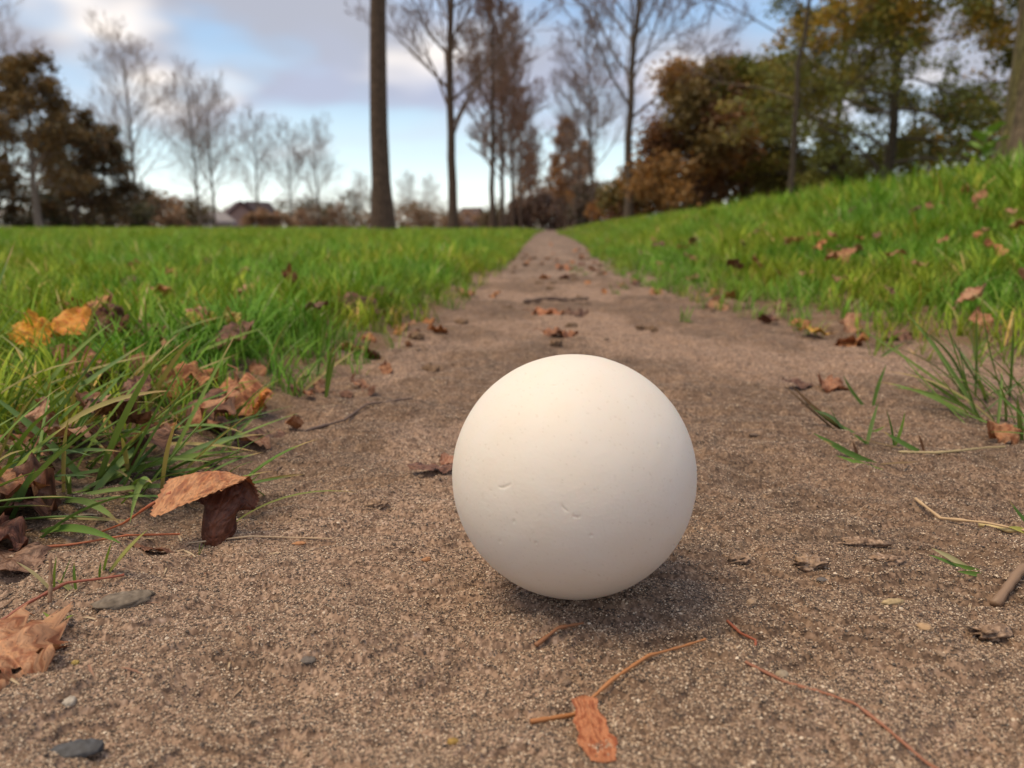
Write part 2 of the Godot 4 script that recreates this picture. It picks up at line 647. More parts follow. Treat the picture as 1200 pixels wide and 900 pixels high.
# ------------------------------------------------------------------ trees
func grow(wood: Shape, leaves: Shape, p: Vector3, dir: Vector3, length: float, r: float, level: int, o: Dictionary) -> void:
	var segs := 4 if level == 0 else 3 if level == 1 else 2
	var pts := PackedVector3Array([p])
	var rad := PackedFloat32Array([r])
	var q := p
	var e := dir
	for k in segs:
		e = (e + Vector3(rng.randfn(), rng.randfn(), rng.randfn()) * o.get("wild", 0.13) + Vector3.UP * o.up / segs).normalized()
		q += e * length / segs
		pts.append(q)
		rad.append(maxf(r * (1.0 - 0.75 * (k + 1.0) / segs), o.thin))
	wood.tube(pts, rad, 5 if level == 0 else 3, o.bark if level < 2 else o.twig)
	if leaves and level >= o.leaf_from:
		for k in o.leaf_count:
			var t := rng.randf_range(0.25, 1.05) * segs
			var f := mini(int(t), segs - 1)
			var at: Vector3 = pts[f].lerp(pts[f + 1], t - f) + Vector3(rng.randfn(), rng.randfn() * 0.7, rng.randfn()) * o.leaf_spread
			add_leaf_face(leaves, at, o.leaf_size * rng.randf_range(0.6, 1.3), o.tones[rng.randi() % o.tones.size()])
	if level >= o.levels:
		return
	var many: int = o.children[level]
	for k in many:
		var t := (k + rng.randf_range(0.3, 1.0)) / many
		t = lerpf(0.22, 1.0, t) * segs
		var f := mini(int(t), segs - 1)
		var at := pts[f].lerp(pts[f + 1], t - f)
		var own := (pts[f + 1] - pts[f]).normalized()
		var sideways := own.cross(Vector3(rng.randfn(), rng.randfn(), rng.randfn())).normalized()
		var nd: Vector3 = (own + sideways * rng.randf_range(0.5, 1.0) * o.get("fan", 1.0)).normalized()
		grow(wood, leaves, at, nd, length * rng.randf_range(0.40, 0.62) * (1.15 - 0.5 * t / segs), maxf(r * 0.5 * (1.0 - 0.5 * t / segs), o.thin), level + 1, o)


func add_leaf_face(s: Shape, at: Vector3, size: float, col: Color) -> void:
	var a := Vector3(rng.randfn(), rng.randfn() * 0.6 - 0.3, rng.randfn()).normalized()
	var b := a.cross(Vector3(rng.randfn(), rng.randfn() + 1.2, rng.randfn())).normalized()
	var n := a.cross(b) * size * 0.12
	var shade := rng.randf_range(0.75, 1.25)
	var c := Color(col.r * shade, col.g * shade, col.b * shade) * 2.3
	var k := s.vert(at - a * size * 0.5, c)
	s.vert(at + b * size * 0.33 + n, c)
	s.vert(at + a * size * 0.5, c)
	s.vert(at - b * size * 0.33 + n, c)
	s.quad(k, k + 1, k + 2, k + 3)


func trunk_shape(h: float, r: float, o: Dictionary, sides := 12, rows := 18) -> Array:
	# returns the shape and the points of its axis
	var s := Shape.new()
	var pts := PackedVector3Array()
	var rad := PackedFloat32Array()
	var drift := Vector3.ZERO
	for k in rows + 1:
		var t := float(k) / rows
		drift += Vector3(rng.randfn(), 0, rng.randfn()) * h * o.get("wobble", 0.0035)
		pts.append(Vector3(0, t * h - (0.15 if k == 0 else 0.0), 0) + drift * minf(1.0, t * 4.0) + o.get("lean", Vector3.ZERO) * t * t)
		rad.append(maxf(r * (1.0 - 0.85 * pow(t, 0.9)) + r * 0.5 * exp(-t * h / 0.22), o.thin))
	s.tube(pts, rad, sides, o.bark)
	return [s, pts, rad]


func make_tree(called: String, label: String, category: String, at: Vector3, turn: float, o: Dictionary, group := "") -> Node3D:
	var root := thing(called, label, category, at, turn, group)
	rng.seed = o.seed
	var t := trunk_shape(o.h, o.r, o)
	obj("trunk", t[0].mesh(), M.bark, root)
	var wood := Shape.new()
	var leaves: Shape = Shape.new() if o.leaf_from < 9 else null
	var pts: PackedVector3Array = t[1]
	var rad: PackedFloat32Array = t[2]
	var n: int = o.limbs
	for k in n:
		var f := lerpf(o.first, 0.985, pow((k + rng.randf() * 0.6) / n, 0.9))
		var seg := mini(int(f * (pts.size() - 1)), pts.size() - 2)
		var p := pts[seg].lerp(pts[seg + 1], f * (pts.size() - 1) - seg)
		var an := k * 2.4 + rng.randf_range(-0.4, 0.4)
		var el := deg_to_rad(rng.randf_range(o.low_angle, o.high_angle))
		var dir := Vector3(cos(an) * cos(el), sin(el), sin(an) * cos(el))
		var ln: float = o.spread * (1.0 - pow((f - o.first) / (1.001 - o.first), 1.6) * o.get("taper", 0.75)) * rng.randf_range(0.7, 1.1)
		if o.has("tone_sets"):
			o.tones = o.tone_sets[rng.randi() % o.tone_sets.size()]
		grow(wood, leaves, p, dir, ln, maxf(rad[seg] * 0.42, o.thin * 2.0), 0, o)
	tag(obj("branches", wood.mesh(), M.twig, root), "", "", "", "stuff")
	if leaves:
		obj("crown", leaves.mesh(false), M.foliage, root)
	return root


func copy_tree(src: Node3D, label: String, at: Vector3, turn: float, size := 1.0, group := "") -> Node3D:
	var c: Node3D = src.duplicate()
	c.name = numbered(String(src.name).rstrip("0123456789").rstrip("_"))
	add_child(c)
	c.position = at
	c.rotation.y = turn
	c.scale = Vector3.ONE * size
	c.set_meta("label", label)
	if group:
		c.set_meta("group", group)
	return c


func far_spot(px: float, z: float) -> Vector3:
	# a bearing read off the photograph and a distance, as a place on the ground
	var x := (px - 600.0) / 901.0 * 0.98 * z
	return Vector3(x, height(x, -z), -z)


func make_bush(called: String, label: String, category: String, at: Vector3, size: Vector3, count: int, leaf: float, tones: Array, seed_: int, group := "") -> Node3D:
	var root := thing(called, label, category, at, 0.0, group)
	rng.seed = seed_
	var wood := Shape.new()
	var leaves := Shape.new()
	var lumps := []
	for k in 12 + int(size.x * 1.5):
		var p := Vector3(rng.randf_range(-0.5, 0.5) * size.x, rng.randf_range(0.04, 0.82) * size.y, rng.randf_range(-0.5, 0.5) * size.z)
		p.y *= 1.0 - 0.5 * pow(absf(p.x) / (0.5 * size.x), 2.0)
		lumps.append([p, rng.randf_range(0.16, 0.32) * size.y, tones[rng.randi() % tones.size()]])
		var foot := Vector3(p.x * 0.6, -0.1, p.z * 0.6)
		wood.tube(PackedVector3Array([foot, foot.lerp(p, 0.5) + Vector3(rng.randfn(), 0, rng.randfn()) * 0.1, p]), PackedFloat32Array([0.035, 0.025, 0.01]), 4, Color(0.09, 0.07, 0.05))
		for j in 12:
			var d := Vector3(rng.randfn(), rng.randfn() + 0.8, rng.randfn()).normalized() * size.y * rng.randf_range(0.15, 0.4)
			wood.tube(PackedVector3Array([p, p + d * 0.5, p + d]), PackedFloat32Array([0.012, 0.008, 0.005]), 3, Color(0.12, 0.09, 0.06))
	for k in count:
		var l: Array = lumps[rng.randi() % lumps.size()]
		var d: Vector3 = Vector3(rng.randfn(), rng.randfn() * 0.8, rng.randfn()).normalized() * l[1] * pow(rng.randf(), 0.45)
		var p: Vector3 = l[0] + d
		if p.y > 0.02:
			add_leaf_face(leaves, p, leaf * rng.randf_range(0.6, 1.4), (l[2] as Color).lerp(tones[rng.randi() % tones.size()], 0.4))
	tag(obj("twigs", wood.mesh(), M.twig, root), "", "", "", "stuff")
	obj("foliage", leaves.mesh(false), M.foliage, root)
	return root


func make_trees() -> void:
	var brown := Color(0.15, 0.105, 0.075)
	var grey := Color(0.19, 0.15, 0.12)
	var twig := Color(0.20, 0.13, 0.095)
	# ---- the avenue left of the path
	var avenue := "bare trees of the avenue"
	var o := {"seed": 101, "h": 15.0, "r": 0.165, "first": 0.33, "limbs": 22, "spread": 3.4, "low_angle": 25.0, "high_angle": 55.0, "up": 0.45, "thin": 0.006, "levels": 3, "children": [6, 5, 4], "leaf_from": 9, "bark": brown, "twig": twig, "wobble": 0.001, "lean": Vector3(1.4, 0, 0)}
	make_tree("avenue_tree", "thick dark bare trunk standing nearest on the left of the path", "tree", far_spot(449, 13.0), 0.3, o, avenue)
	o = {"seed": 102, "h": 13.0, "r": 0.15, "first": 0.19, "limbs": 34, "spread": 3.8, "taper": 0.55, "low_angle": 26.0, "high_angle": 60.0, "up": 0.55, "thin": 0.007, "levels": 3, "children": [6, 5, 4], "leaf_from": 9, "bark": brown, "twig": twig, "wobble": 0.0016, "lean": Vector3(0.3, 0, 0)}
	var b := make_tree("avenue_tree", "slim bare tree with rising side branches, second along the left of the path", "tree", far_spot(531, 24.0), 1.0, o, avenue)
	o = {"seed": 103, "h": 12.0, "r": 0.15, "first": 0.22, "limbs": 28, "spread": 3.3, "low_angle": 25.0, "high_angle": 60.0, "up": 0.45, "thin": 0.010, "levels": 3, "children": [7, 6, 5], "leaf_from": 9, "bark": brown, "twig": Color(0.21, 0.125, 0.085), "wobble": 0.002}
	var c := make_tree("avenue_tree", "bare brown tree with dense fan of branches, third along the left of the path", "tree", far_spot(577, 38.0), 2.0, o, avenue)
	copy_tree(c, "bare brown tree close behind the third tree of the left row", far_spot(588, 46.0), 4.1, 1.0, avenue)
	copy_tree(c, "smaller bare tree in the receding left row, before the dark far wood", far_spot(601, 58.0), 0.7, 0.95, avenue)
	copy_tree(c, "bare tree far down the left row beside orange foliage", far_spot(610, 74.0), 5.3, 0.95, avenue)
	copy_tree(c, "farthest bare tree of the left row, where the path vanishes", far_spot(621, 95.0), 3.3, 0.95, avenue)
	# ---- right of the path
	o = {"seed": 104, "h": 13.5, "r": 0.16, "first": 0.26, "limbs": 34, "spread": 4.3, "low_angle": 22.0, "high_angle": 58.0, "up": 0.4, "thin": 0.007, "levels": 3, "children": [8, 6, 5], "leaf_from": 9, "bark": grey, "twig": Color(0.24, 0.17, 0.14), "taper": 0.55, "lean": Vector3(0.4, 0, 0)}
	var e := make_tree("avenue_tree", "tall bare tree with wide twiggy crown on the bank right of the path", "tree", far_spot(737, 28.0), 0.0, o, avenue)
	copy_tree(e, "slender bare tree behind the tall one on the right side", far_spot(693, 46.0), 2.2, 0.78, avenue)
	copy_tree(b, "bare tree far along the right row before the brown conical tree", far_spot(678, 62.0), 3.0, 0.8, avenue)
	# ---- far wood where the path vanishes
	var rust := [Color(0.16, 0.075, 0.03), Color(0.13, 0.07, 0.035), Color(0.10, 0.06, 0.035), Color(0.19, 0.11, 0.03)]
	o = {"seed": 105, "h": 9.5, "r": 0.15, "first": 0.06, "limbs": 34, "spread": 2.5, "low_angle": 15.0, "high_angle": 50.0, "up": 0.3, "thin": 0.014, "levels": 2, "children": [6, 4], "leaf_from": 1, "leaf_count": 7, "leaf_spread": 0.22, "leaf_size": 0.2, "tones": rust, "bark": brown, "twig": Color(0.13, 0.08, 0.055), "taper": 0.9}
	var wood := make_tree("brown_tree", "brown conical tree standing at the end of the path", "tree", far_spot(664, 72.0), 0.0, o, "brown trees of the far wood")
	o = {"seed": 106, "h": 10.5, "r": 0.16, "first": 0.08, "limbs": 30, "spread": 2.7, "low_angle": 15.0, "high_angle": 55.0, "up": 0.3, "thin": 0.014, "levels": 2, "children": [6, 4], "leaf_from": 1, "leaf_count": 6, "leaf_spread": 0.25, "leaf_size": 0.22, "tones": [Color(0.24, 0.12, 0.025), Color(0.17, 0.10, 0.03), Color(0.12, 0.075, 0.03)], "bark": brown, "twig": twig, "taper": 0.85}
	var gold := make_tree("brown_tree", "yellowish brown tree left of the vanishing path, behind the left row", "tree", far_spot(620, 100.0), 1.0, o, "brown trees of the far wood")
	gold.scale = Vector3(1.0, 0.85, 1.0)
	copy_tree(wood, "brown tree of the far wood just right of the path's end", far_spot(650, 105.0), 1.9, 1.0, "brown trees of the far wood")
	copy_tree(wood, "brown tree behind the conical one, at the right of the far wood", far_spot(683, 95.0), 4.0, 1.05, "brown trees of the far wood")
	copy_tree(wood, "low brown tree at the left end of the far wood", far_spot(636, 125.0), 2.7, 0.7, "brown trees of the far wood")
	copy_tree(wood, "brown tree at the very end of the path in the far wood", far_spot(646, 150.0), 5.7, 0.85, "brown trees of the far wood")
	make_bush("thicket", "dark brown thicket closing the end of the path", "thicket", far_spot(648, 85.0) + Vector3(0, 0, 0), Vector3(9.5, 5.2, 3.0), 9000, 0.38, [Color(0.08, 0.052, 0.04), Color(0.10, 0.065, 0.05), Color(0.06, 0.045, 0.04)], 201)
	make_bush("thicket", "dark thicket between the bare trees right of the path's end", "thicket", far_spot(695, 60.0), Vector3(5.5, 4.2, 2.5), 6500, 0.3, [Color(0.07, 0.05, 0.04), Color(0.05, 0.055, 0.03)], 202)
	make_bush("orange_shrub", "bright orange shrub behind the bank between two bare trunks", "shrub", far_spot(722, 38.0), Vector3(2.0, 2.6, 1.6), 2600, 0.13, [Color(0.155, 0.068, 0.016), Color(0.12, 0.062, 0.018), Color(0.14, 0.085, 0.018)], 203)
	make_bush("red_shrub", "small pinkish red shrub below the orange one", "shrub", far_spot(729, 34.0), Vector3(1.1, 1.55, 0.9), 1300, 0.1, [Color(0.135, 0.04, 0.04), Color(0.11, 0.045, 0.035)], 204)
	# ---- autumn trees on the right
	var rusty := [[Color(0.135, 0.065, 0.028), Color(0.11, 0.06, 0.028), Color(0.09, 0.052, 0.028)], [Color(0.11, 0.08, 0.028), Color(0.085, 0.065, 0.024)], [Color(0.17, 0.09, 0.025), Color(0.12, 0.075, 0.028)]]
	var olive := [[Color(0.085, 0.095, 0.02), Color(0.07, 0.085, 0.018), Color(0.11, 0.105, 0.02)], [Color(0.13, 0.11, 0.02), Color(0.09, 0.09, 0.02)], [Color(0.08, 0.095, 0.022), Color(0.07, 0.08, 0.018)], [Color(0.19, 0.125, 0.02), Color(0.15, 0.12, 0.02)]]
	o = {"seed": 107, "h": 4.4, "r": 0.10, "first": 0.05, "limbs": 24, "spread": 1.9, "low_angle": 0.0, "high_angle": 45.0, "up": 0.1, "thin": 0.006, "levels": 2, "children": [7, 4], "leaf_from": 1, "leaf_count": 24, "leaf_spread": 0.22, "leaf_size": 0.15, "tones": [], "tone_sets": rusty, "bark": brown, "twig": twig, "taper": 0.6}
	make_tree("autumn_tree", "low rust red autumn tree right of the tall bare tree", "tree", far_spot(806, 25.0), 0.0, o, "autumn trees on the bank")
	o = {"seed": 108, "h": 5.2, "r": 0.12, "first": 0.05, "limbs": 28, "spread": 2.2, "low_angle": 0.0, "high_angle": 45.0, "up": 0.1, "thin": 0.006, "levels": 2, "children": [7, 4], "leaf_from": 1, "leaf_count": 24, "leaf_spread": 0.22, "leaf_size": 0.16, "tones": [], "tone_sets": [rusty[0], rusty[1], olive[1], olive[0]], "bark": brown, "twig": twig, "taper": 0.6}
	make_tree("autumn_tree", "rust and olive autumn tree behind the branching dark trunk", "tree", far_spot(868, 28.0), 0.0, o, "autumn trees on the bank")
	o = {"seed": 109, "h": 9.5, "r": 0.07, "first": 0.24, "limbs": 15, "spread": 3.2, "low_angle": 5.0, "high_angle": 45.0, "up": 0.25, "thin": 0.006, "levels": 3, "children": [5, 4, 3], "leaf_from": 9, "bark": Color(0.12, 0.095, 0.07), "twig": Color(0.14, 0.085, 0.07), "wild": 0.2}
	make_tree("bare_tree", "dark forked bare tree reaching thin limbs left before the green crown", "tree", far_spot(922, 17.0), 2.4, o)
	o = {"seed": 110, "h": 9.5, "r": 0.13, "first": 0.05, "limbs": 40, "spread": 3.1, "low_angle": -12.0, "high_angle": 30.0, "up": -0.05, "thin": 0.006, "levels": 2, "children": [7, 4], "leaf_from": 1, "leaf_count": 24, "leaf_spread": 0.13, "leaf_size": 0.115, "tones": [], "tone_sets": olive, "bark": Color(0.10, 0.085, 0.06), "twig": Color(0.12, 0.09, 0.06), "taper": 0.55}
	make_tree("autumn_tree", "large olive green autumn tree with layered yellow boughs on the bank", "tree", far_spot(1035, 19.0), 0.0, o, "autumn trees on the bank")
	o.seed = 111
	o.h = 8.5
	o.spread = 2.5
	o.tone_sets = [olive[0], olive[2], olive[1]]
	make_tree("autumn_tree", "olive green tree between the forked bare tree and the large one", "tree", far_spot(975, 25.0), 0.0, o, "autumn trees on the bank")
	o.seed = 112
	o.h = 10.0
	o.first = 0.12
	o.tone_sets = [olive[2], olive[0], olive[3]]
	make_tree("autumn_tree", "green and yellow tree with a dark stem left of the thick right trunk", "tree", far_spot(1166, 22.0), 1.0, o, "autumn trees on the bank")
	make_bush("undergrowth", "dark green undergrowth beneath the large autumn tree", "bush", far_spot(1060, 26.0), Vector3(9.0, 3.2, 2.0), 12000, 0.19, [Color(0.05, 0.06, 0.018), Color(0.08, 0.075, 0.02), Color(0.11, 0.08, 0.025)], 205)
	make_bush("undergrowth", "olive and rust undergrowth beneath the rust red trees", "bush", far_spot(835, 31.0), Vector3(8.5, 3.4, 2.0), 12000, 0.20, [Color(0.10, 0.065, 0.022), Color(0.07, 0.065, 0.02), Color(0.16, 0.08, 0.022)], 206)
	# ---- the thick trunk at the right edge, bark furrows as geometry
	var root := thing("bank_tree", "thick grey brown mossy trunk at the right edge of the bank", "tree", far_spot(1224, 4.0))
	rng.seed = 301
	var s := Shape.new()
	var furrow := noise(FastNoiseLite.TYPE_SIMPLEX_SMOOTH, 1.0, 15, 3)
	var prev := 0
	for k in 120:
		var y := -0.1 + k * 0.06
		var row := s.v.size()
		for a in 72:
			var an := TAU * a / 72.0
			var r := 0.225 - 0.010 * y + 0.12 * exp(-maxf(y, 0.0) / 0.14) * (1.0 + 0.4 * sin(an * 5.0))
			var f := furrow.get_noise_3d(cos(an) * 4.5, y * 1.6, sin(an) * 4.5)
			r += 0.016 * (1.0 - 2.0 * absf(f))
			var moss := smoothstep(0.0, 0.35, furrow.get_noise_3d(cos(an) * 1.2 + 7.0, y * 0.7, sin(an) * 1.2))
			s.vert(Vector3(cos(an) * r, y, sin(an) * r), Color(0.23, 0.175, 0.12).lerp(Color(0.22, 0.20, 0.06), moss * 0.8))
		if k > 0:
			for a in 72:
				var b2 := (a + 1) % 72
				s.quad(prev + a, row + a, row + b2, prev + b2)
		prev = row
	obj("trunk", s.mesh(), M.bark, root)
	o = {"up": 0.3, "thin": 0.006, "levels": 3, "children": [6, 5, 4], "leaf_from": 9, "bark": grey, "twig": twig}
	var limbs := Shape.new()
	for k in 12:
		var an := k * 2.4
		grow(limbs, null, Vector3(0, 4.6 + k * 0.2, 0), Vector3(cos(an), 0.7, sin(an)).normalized(), 3.0, 0.07, 0, o)
	obj("branches", limbs.mesh(), M.twig, root)
	# ---- the far edge of the meadow on the left
	var dun := [Color(0.10, 0.062, 0.02), Color(0.075, 0.05, 0.018), Color(0.055, 0.042, 0.018)]
	o = {"seed": 113, "h": 7.2, "r": 0.17, "first": 0.28, "limbs": 28, "spread": 2.2, "low_angle": -10.0, "high_angle": 45.0, "up": 0.1, "thin": 0.008, "levels": 2, "children": [7, 4], "leaf_from": 1, "leaf_count": 13, "leaf_spread": 0.18, "leaf_size": 0.18, "tones": dun, "bark": Color(0.36, 0.31, 0.27), "twig": Color(0.09, 0.065, 0.045), "taper": 0.6}
	make_tree("pale_trunk_tree", "brown leaved tree on a pale trunk at the far left edge", "tree", far_spot(46, 36.0), 0.0, o)
	o = {"seed": 114, "h": 5.5, "r": 0.14, "first": 0.08, "limbs": 28, "spread": 2.1, "low_angle": -5.0, "high_angle": 45.0, "up": 0.15, "thin": 0.008, "levels": 2, "children": [7, 4], "leaf_from": 1, "leaf_count": 13, "leaf_spread": 0.18, "leaf_size": 0.18, "tones": [Color(0.06, 0.04, 0.02), Color(0.085, 0.05, 0.018), Color(0.04, 0.04, 0.02)], "bark": brown, "twig": Color(0.07, 0.05, 0.035), "taper": 0.6}
	var dark := make_tree("dark_tree", "dark brown leafy tree right of the pale trunk", "tree", far_spot(92, 41.0), 0.0, o)
	copy_tree(dark, "dark brown leafy tree beside the first tall bare tree of the meadow edge", far_spot(131, 43.0), 2.0, 0.92)
	copy_tree(dark, "dark brown leafy tree half outside the left edge of the photograph", far_spot(-15, 40.0), 4.0, 1.0)
	var edge := "bare trees at the far edge of the meadow"
	o = {"seed": 115, "h": 13.0, "r": 0.15, "first": 0.2, "limbs": 34, "spread": 5.0, "low_angle": 22.0, "high_angle": 60.0, "up": 0.4, "wild": 0.09, "thin": 0.0052, "levels": 3, "children": [7, 6, 4], "leaf_from": 9, "bark": grey, "twig": Color(0.30, 0.23, 0.19), "taper": 0.5}
	var bare := make_tree("bare_tree", "tall bare tree with spreading crown right of the dark leafy trees", "tree", far_spot(162, 60.0), 0.0, o, edge)
	copy_tree(bare, "bare twin of the tall tree behind the pale trunk, top left corner", far_spot(22, 58.0), 2.0, 1.08, edge)
	copy_tree(bare, "bare tree standing left of the two slim stems beyond the meadow", far_spot(236, 72.0), 1.0, 0.95, edge)
	copy_tree(bare, "slim bare tree above the long brown hedge, next to the house", far_spot(252, 75.0), 3.5, 0.93, edge)
	copy_tree(bare, "pale bare tree just right of the house roof", far_spot(302, 95.0), 5.0, 0.95, edge)
	copy_tree(bare, "left one of two small bare trees right of the house", far_spot(343, 98.0), 0.5, 0.88, edge)
	copy_tree(bare, "right one of two small bare trees right of the house", far_spot(375, 98.0), 2.6, 0.9, edge)
	copy_tree(bare, "low far bare tree seen just right of the nearest trunk", far_spot(478, 130.0), 4.4, 0.62, edge)
	copy_tree(bare, "low far bare tree at the left of the second avenue tree", far_spot(505, 135.0), 1.4, 0.6, edge)
	copy_tree(bare, "low far bare tree just left of the nearest trunk", far_spot(425, 130.0), 5.9, 0.62, edge)
	var hedges := "hedges and scrub along the far edge of the meadow"
	var tan := [Color(0.20, 0.125, 0.08), Color(0.15, 0.10, 0.06), Color(0.11, 0.08, 0.05)]
	var bushy := [Color(0.07, 0.052, 0.03), Color(0.055, 0.05, 0.022), Color(0.09, 0.06, 0.035)]
	var black := [Color(0.028, 0.027, 0.018), Color(0.04, 0.034, 0.02), Color(0.035, 0.04, 0.018)]
	# [bearing, distance, width, height, tones, label]
	var row := [
		[10, 46, 8.0, 3.0, black, "nearly black hedge at the far left behind the pale trunk"], [105, 48, 7.5, 2.9, black, "nearly black hedge under the dark leafy trees"],
		[175, 58, 4.4, 3.3, tan, "tan dry scrub at the foot of the tall bare tree"], [200, 84, 7.5, 4.6, bushy, "long brown hedge left of the house"],
		[248, 128, 10.0, 5.2, bushy, "brown hedge behind the white shed and the house"], [316, 90, 5.0, 2.6, tan, "tan scrub right of the house"],
		[355, 116, 9.0, 5.8, bushy, "brown hedge below the two small bare trees"], [385, 100, 8.0, 4.4, tan, "tan scrub left of the nearest trunk"],
		[415, 112, 9.0, 6.0, bushy, "olive brown hedge left of the nearest trunk"], [472, 115, 9.0, 5.0, tan, "tan scrub right of the nearest trunk"],
		[500, 128, 10.0, 5.6, bushy, "brown hedge between the nearest and the second trunk"], [555, 120, 9.0, 3.8, tan, "reddish tan scrub right of the second trunk"],
		[595, 118, 8.0, 5.0, bushy, "brown hedge behind the third avenue tree"],
	]
	var band := Shape.new()
	rng.seed = 390
	for k in 13000:
		var px := rng.randf_range(-260.0, 700.0)
		var dd := rng.randf_range(185.0, 215.0)
		var top := 4.6 + 2.6 * wave_noise.get_noise_2d(px * 0.003, 5.0) + 1.6 * wave_noise.get_noise_2d(px * 0.02, 9.0)
		add_leaf_face(band, far_spot(px, dd) + Vector3(0, rng.randf() * top, 0), rng.randf_range(0.5, 1.1), [Color(0.08, 0.058, 0.038), Color(0.12, 0.078, 0.052), Color(0.065, 0.058, 0.035), Color(0.14, 0.095, 0.065)][rng.randi() % 4])
	var wall := obj("far_wood", band.mesh(false), M.foliage)
	tag(wall, "low brown far-off wood closing the horizon beyond the meadow", "wood", "", "stuff")
	for k in row.size():
		var a: Array = row[k]
		make_bush("hedge", a[5], "hedge", far_spot(a[0], a[1]), Vector3(a[2], a[3], 1.8), 3400, 0.26, a[4], 400 + k, hedges)


# ------------------------------------------------------------------ houses beyond the meadow
func block(s: Shape, lo: Vector3, hi: Vector3, col: Color) -> void:
	for ax in 3:
		for side in 2:
			var n := Vector3.ZERO
			n[ax] = 1.0 if side else -1.0
			var u := Vector3.ZERO
			u[(ax + 1) % 3] = 0.5
			var w := n.cross(u)
			var mid := (lo + hi) * 0.5
			var size := hi - lo
			var k := s.v.size()
			for q in [-u - w, -u + w, u + w, u - w]:
				s.vert(mid + (q + n * 0.5) * size, col)
			s.quad(k, k + 1, k + 2, k + 3)


func make_house(called: String, label: String, at: Vector3, turn: float, size: Vector3, ridge: float, wall_col: Color, roof_col: Color) -> void:
	var root := thing(called, label, "house", at, turn)
	var w := size.x * 0.5
	var d := size.z * 0.5
	var s := Shape.new()
	block(s, Vector3(-w, -0.3, -d), Vector3(w, size.y, d), wall_col)
	for z in [-d, d]:
		var k := s.vert(Vector3(-w, size.y, z), wall_col)
		s.vert(Vector3(0, ridge - 0.2, z), wall_col)
		s.vert(Vector3(w, size.y, z), wall_col)
		s.tri(k, k + 1, k + 2)
	obj("wall", s.mesh(false), M.wall, root)
	s = Shape.new()
	for side in [-1.0, 1.0]:
		var a := Vector3(0, ridge, 0)
		var b := Vector3(side * (w + 0.45), size.y - 0.35, 0)
		var t := Vector3(0, -0.38, 0)
		var e := Vector3(0, 0, d + 0.35)
		var p := [a - e, a + e, b + e, b - e, a - e + t, a + e + t, b + e + t, b - e + t]
		for f in [[0, 1, 2, 3], [4, 7, 6, 5], [0, 4, 5, 1], [1, 5, 6, 2], [2, 6, 7, 3], [3, 7, 4, 0]]:
			var k := s.v.size()
			for q in f:
				s.vert(p[q], roof_col)
			s.quad(k, k + 1, k + 2, k + 3)
	obj("roof", s.mesh(false), M.wall, root)
	for x in [-0.45, 0.45]:
		s = Shape.new()
		block(s, Vector3(x * w - 0.38, 0.5, d - 0.05), Vector3(x * w + 0.38, 1.35, d + 0.05), Color(0.45, 0.42, 0.4))
		var f := obj("window", s.mesh(false), M.wall, root)
		s = Shape.new()
		block(s, Vector3(x * w - 0.3, 0.58, d + 0.02), Vector3(x * w + 0.3, 1.27, d + 0.06), Color(0.04, 0.045, 0.05))
		obj("pane", s.mesh(false), M.glass, f)


func make_houses() -> void:
	make_house("brick_house", "pinkish gabled house with dark roof beyond the meadow", far_spot(281, 100.0), 0.45, Vector3(5.4, 1.2, 6.0), 3.5, Color(0.40, 0.28, 0.25), Color(0.09, 0.055, 0.06))
	make_house("brick_house", "small dark gable peeking out right of the pinkish house", far_spot(304, 112.0), -0.3, Vector3(3.4, 1.8, 5.0), 3.9, Color(0.22, 0.15, 0.12), Color(0.07, 0.05, 0.05))
	make_house("white_shed", "low white shed left of the pinkish house", far_spot(255, 92.0), -0.2, Vector3(1.8, 1.3, 3.0), 2.0, Color(0.62, 0.58, 0.56), Color(0.32, 0.29, 0.28))
	make_house("brick_house", "dark roofed house seen right of the second avenue trunk", far_spot(553, 170.0), 0.9, Vector3(5.0, 1.8, 5.0), 4.6, Color(0.20, 0.13, 0.10), Color(0.09, 0.06, 0.055))


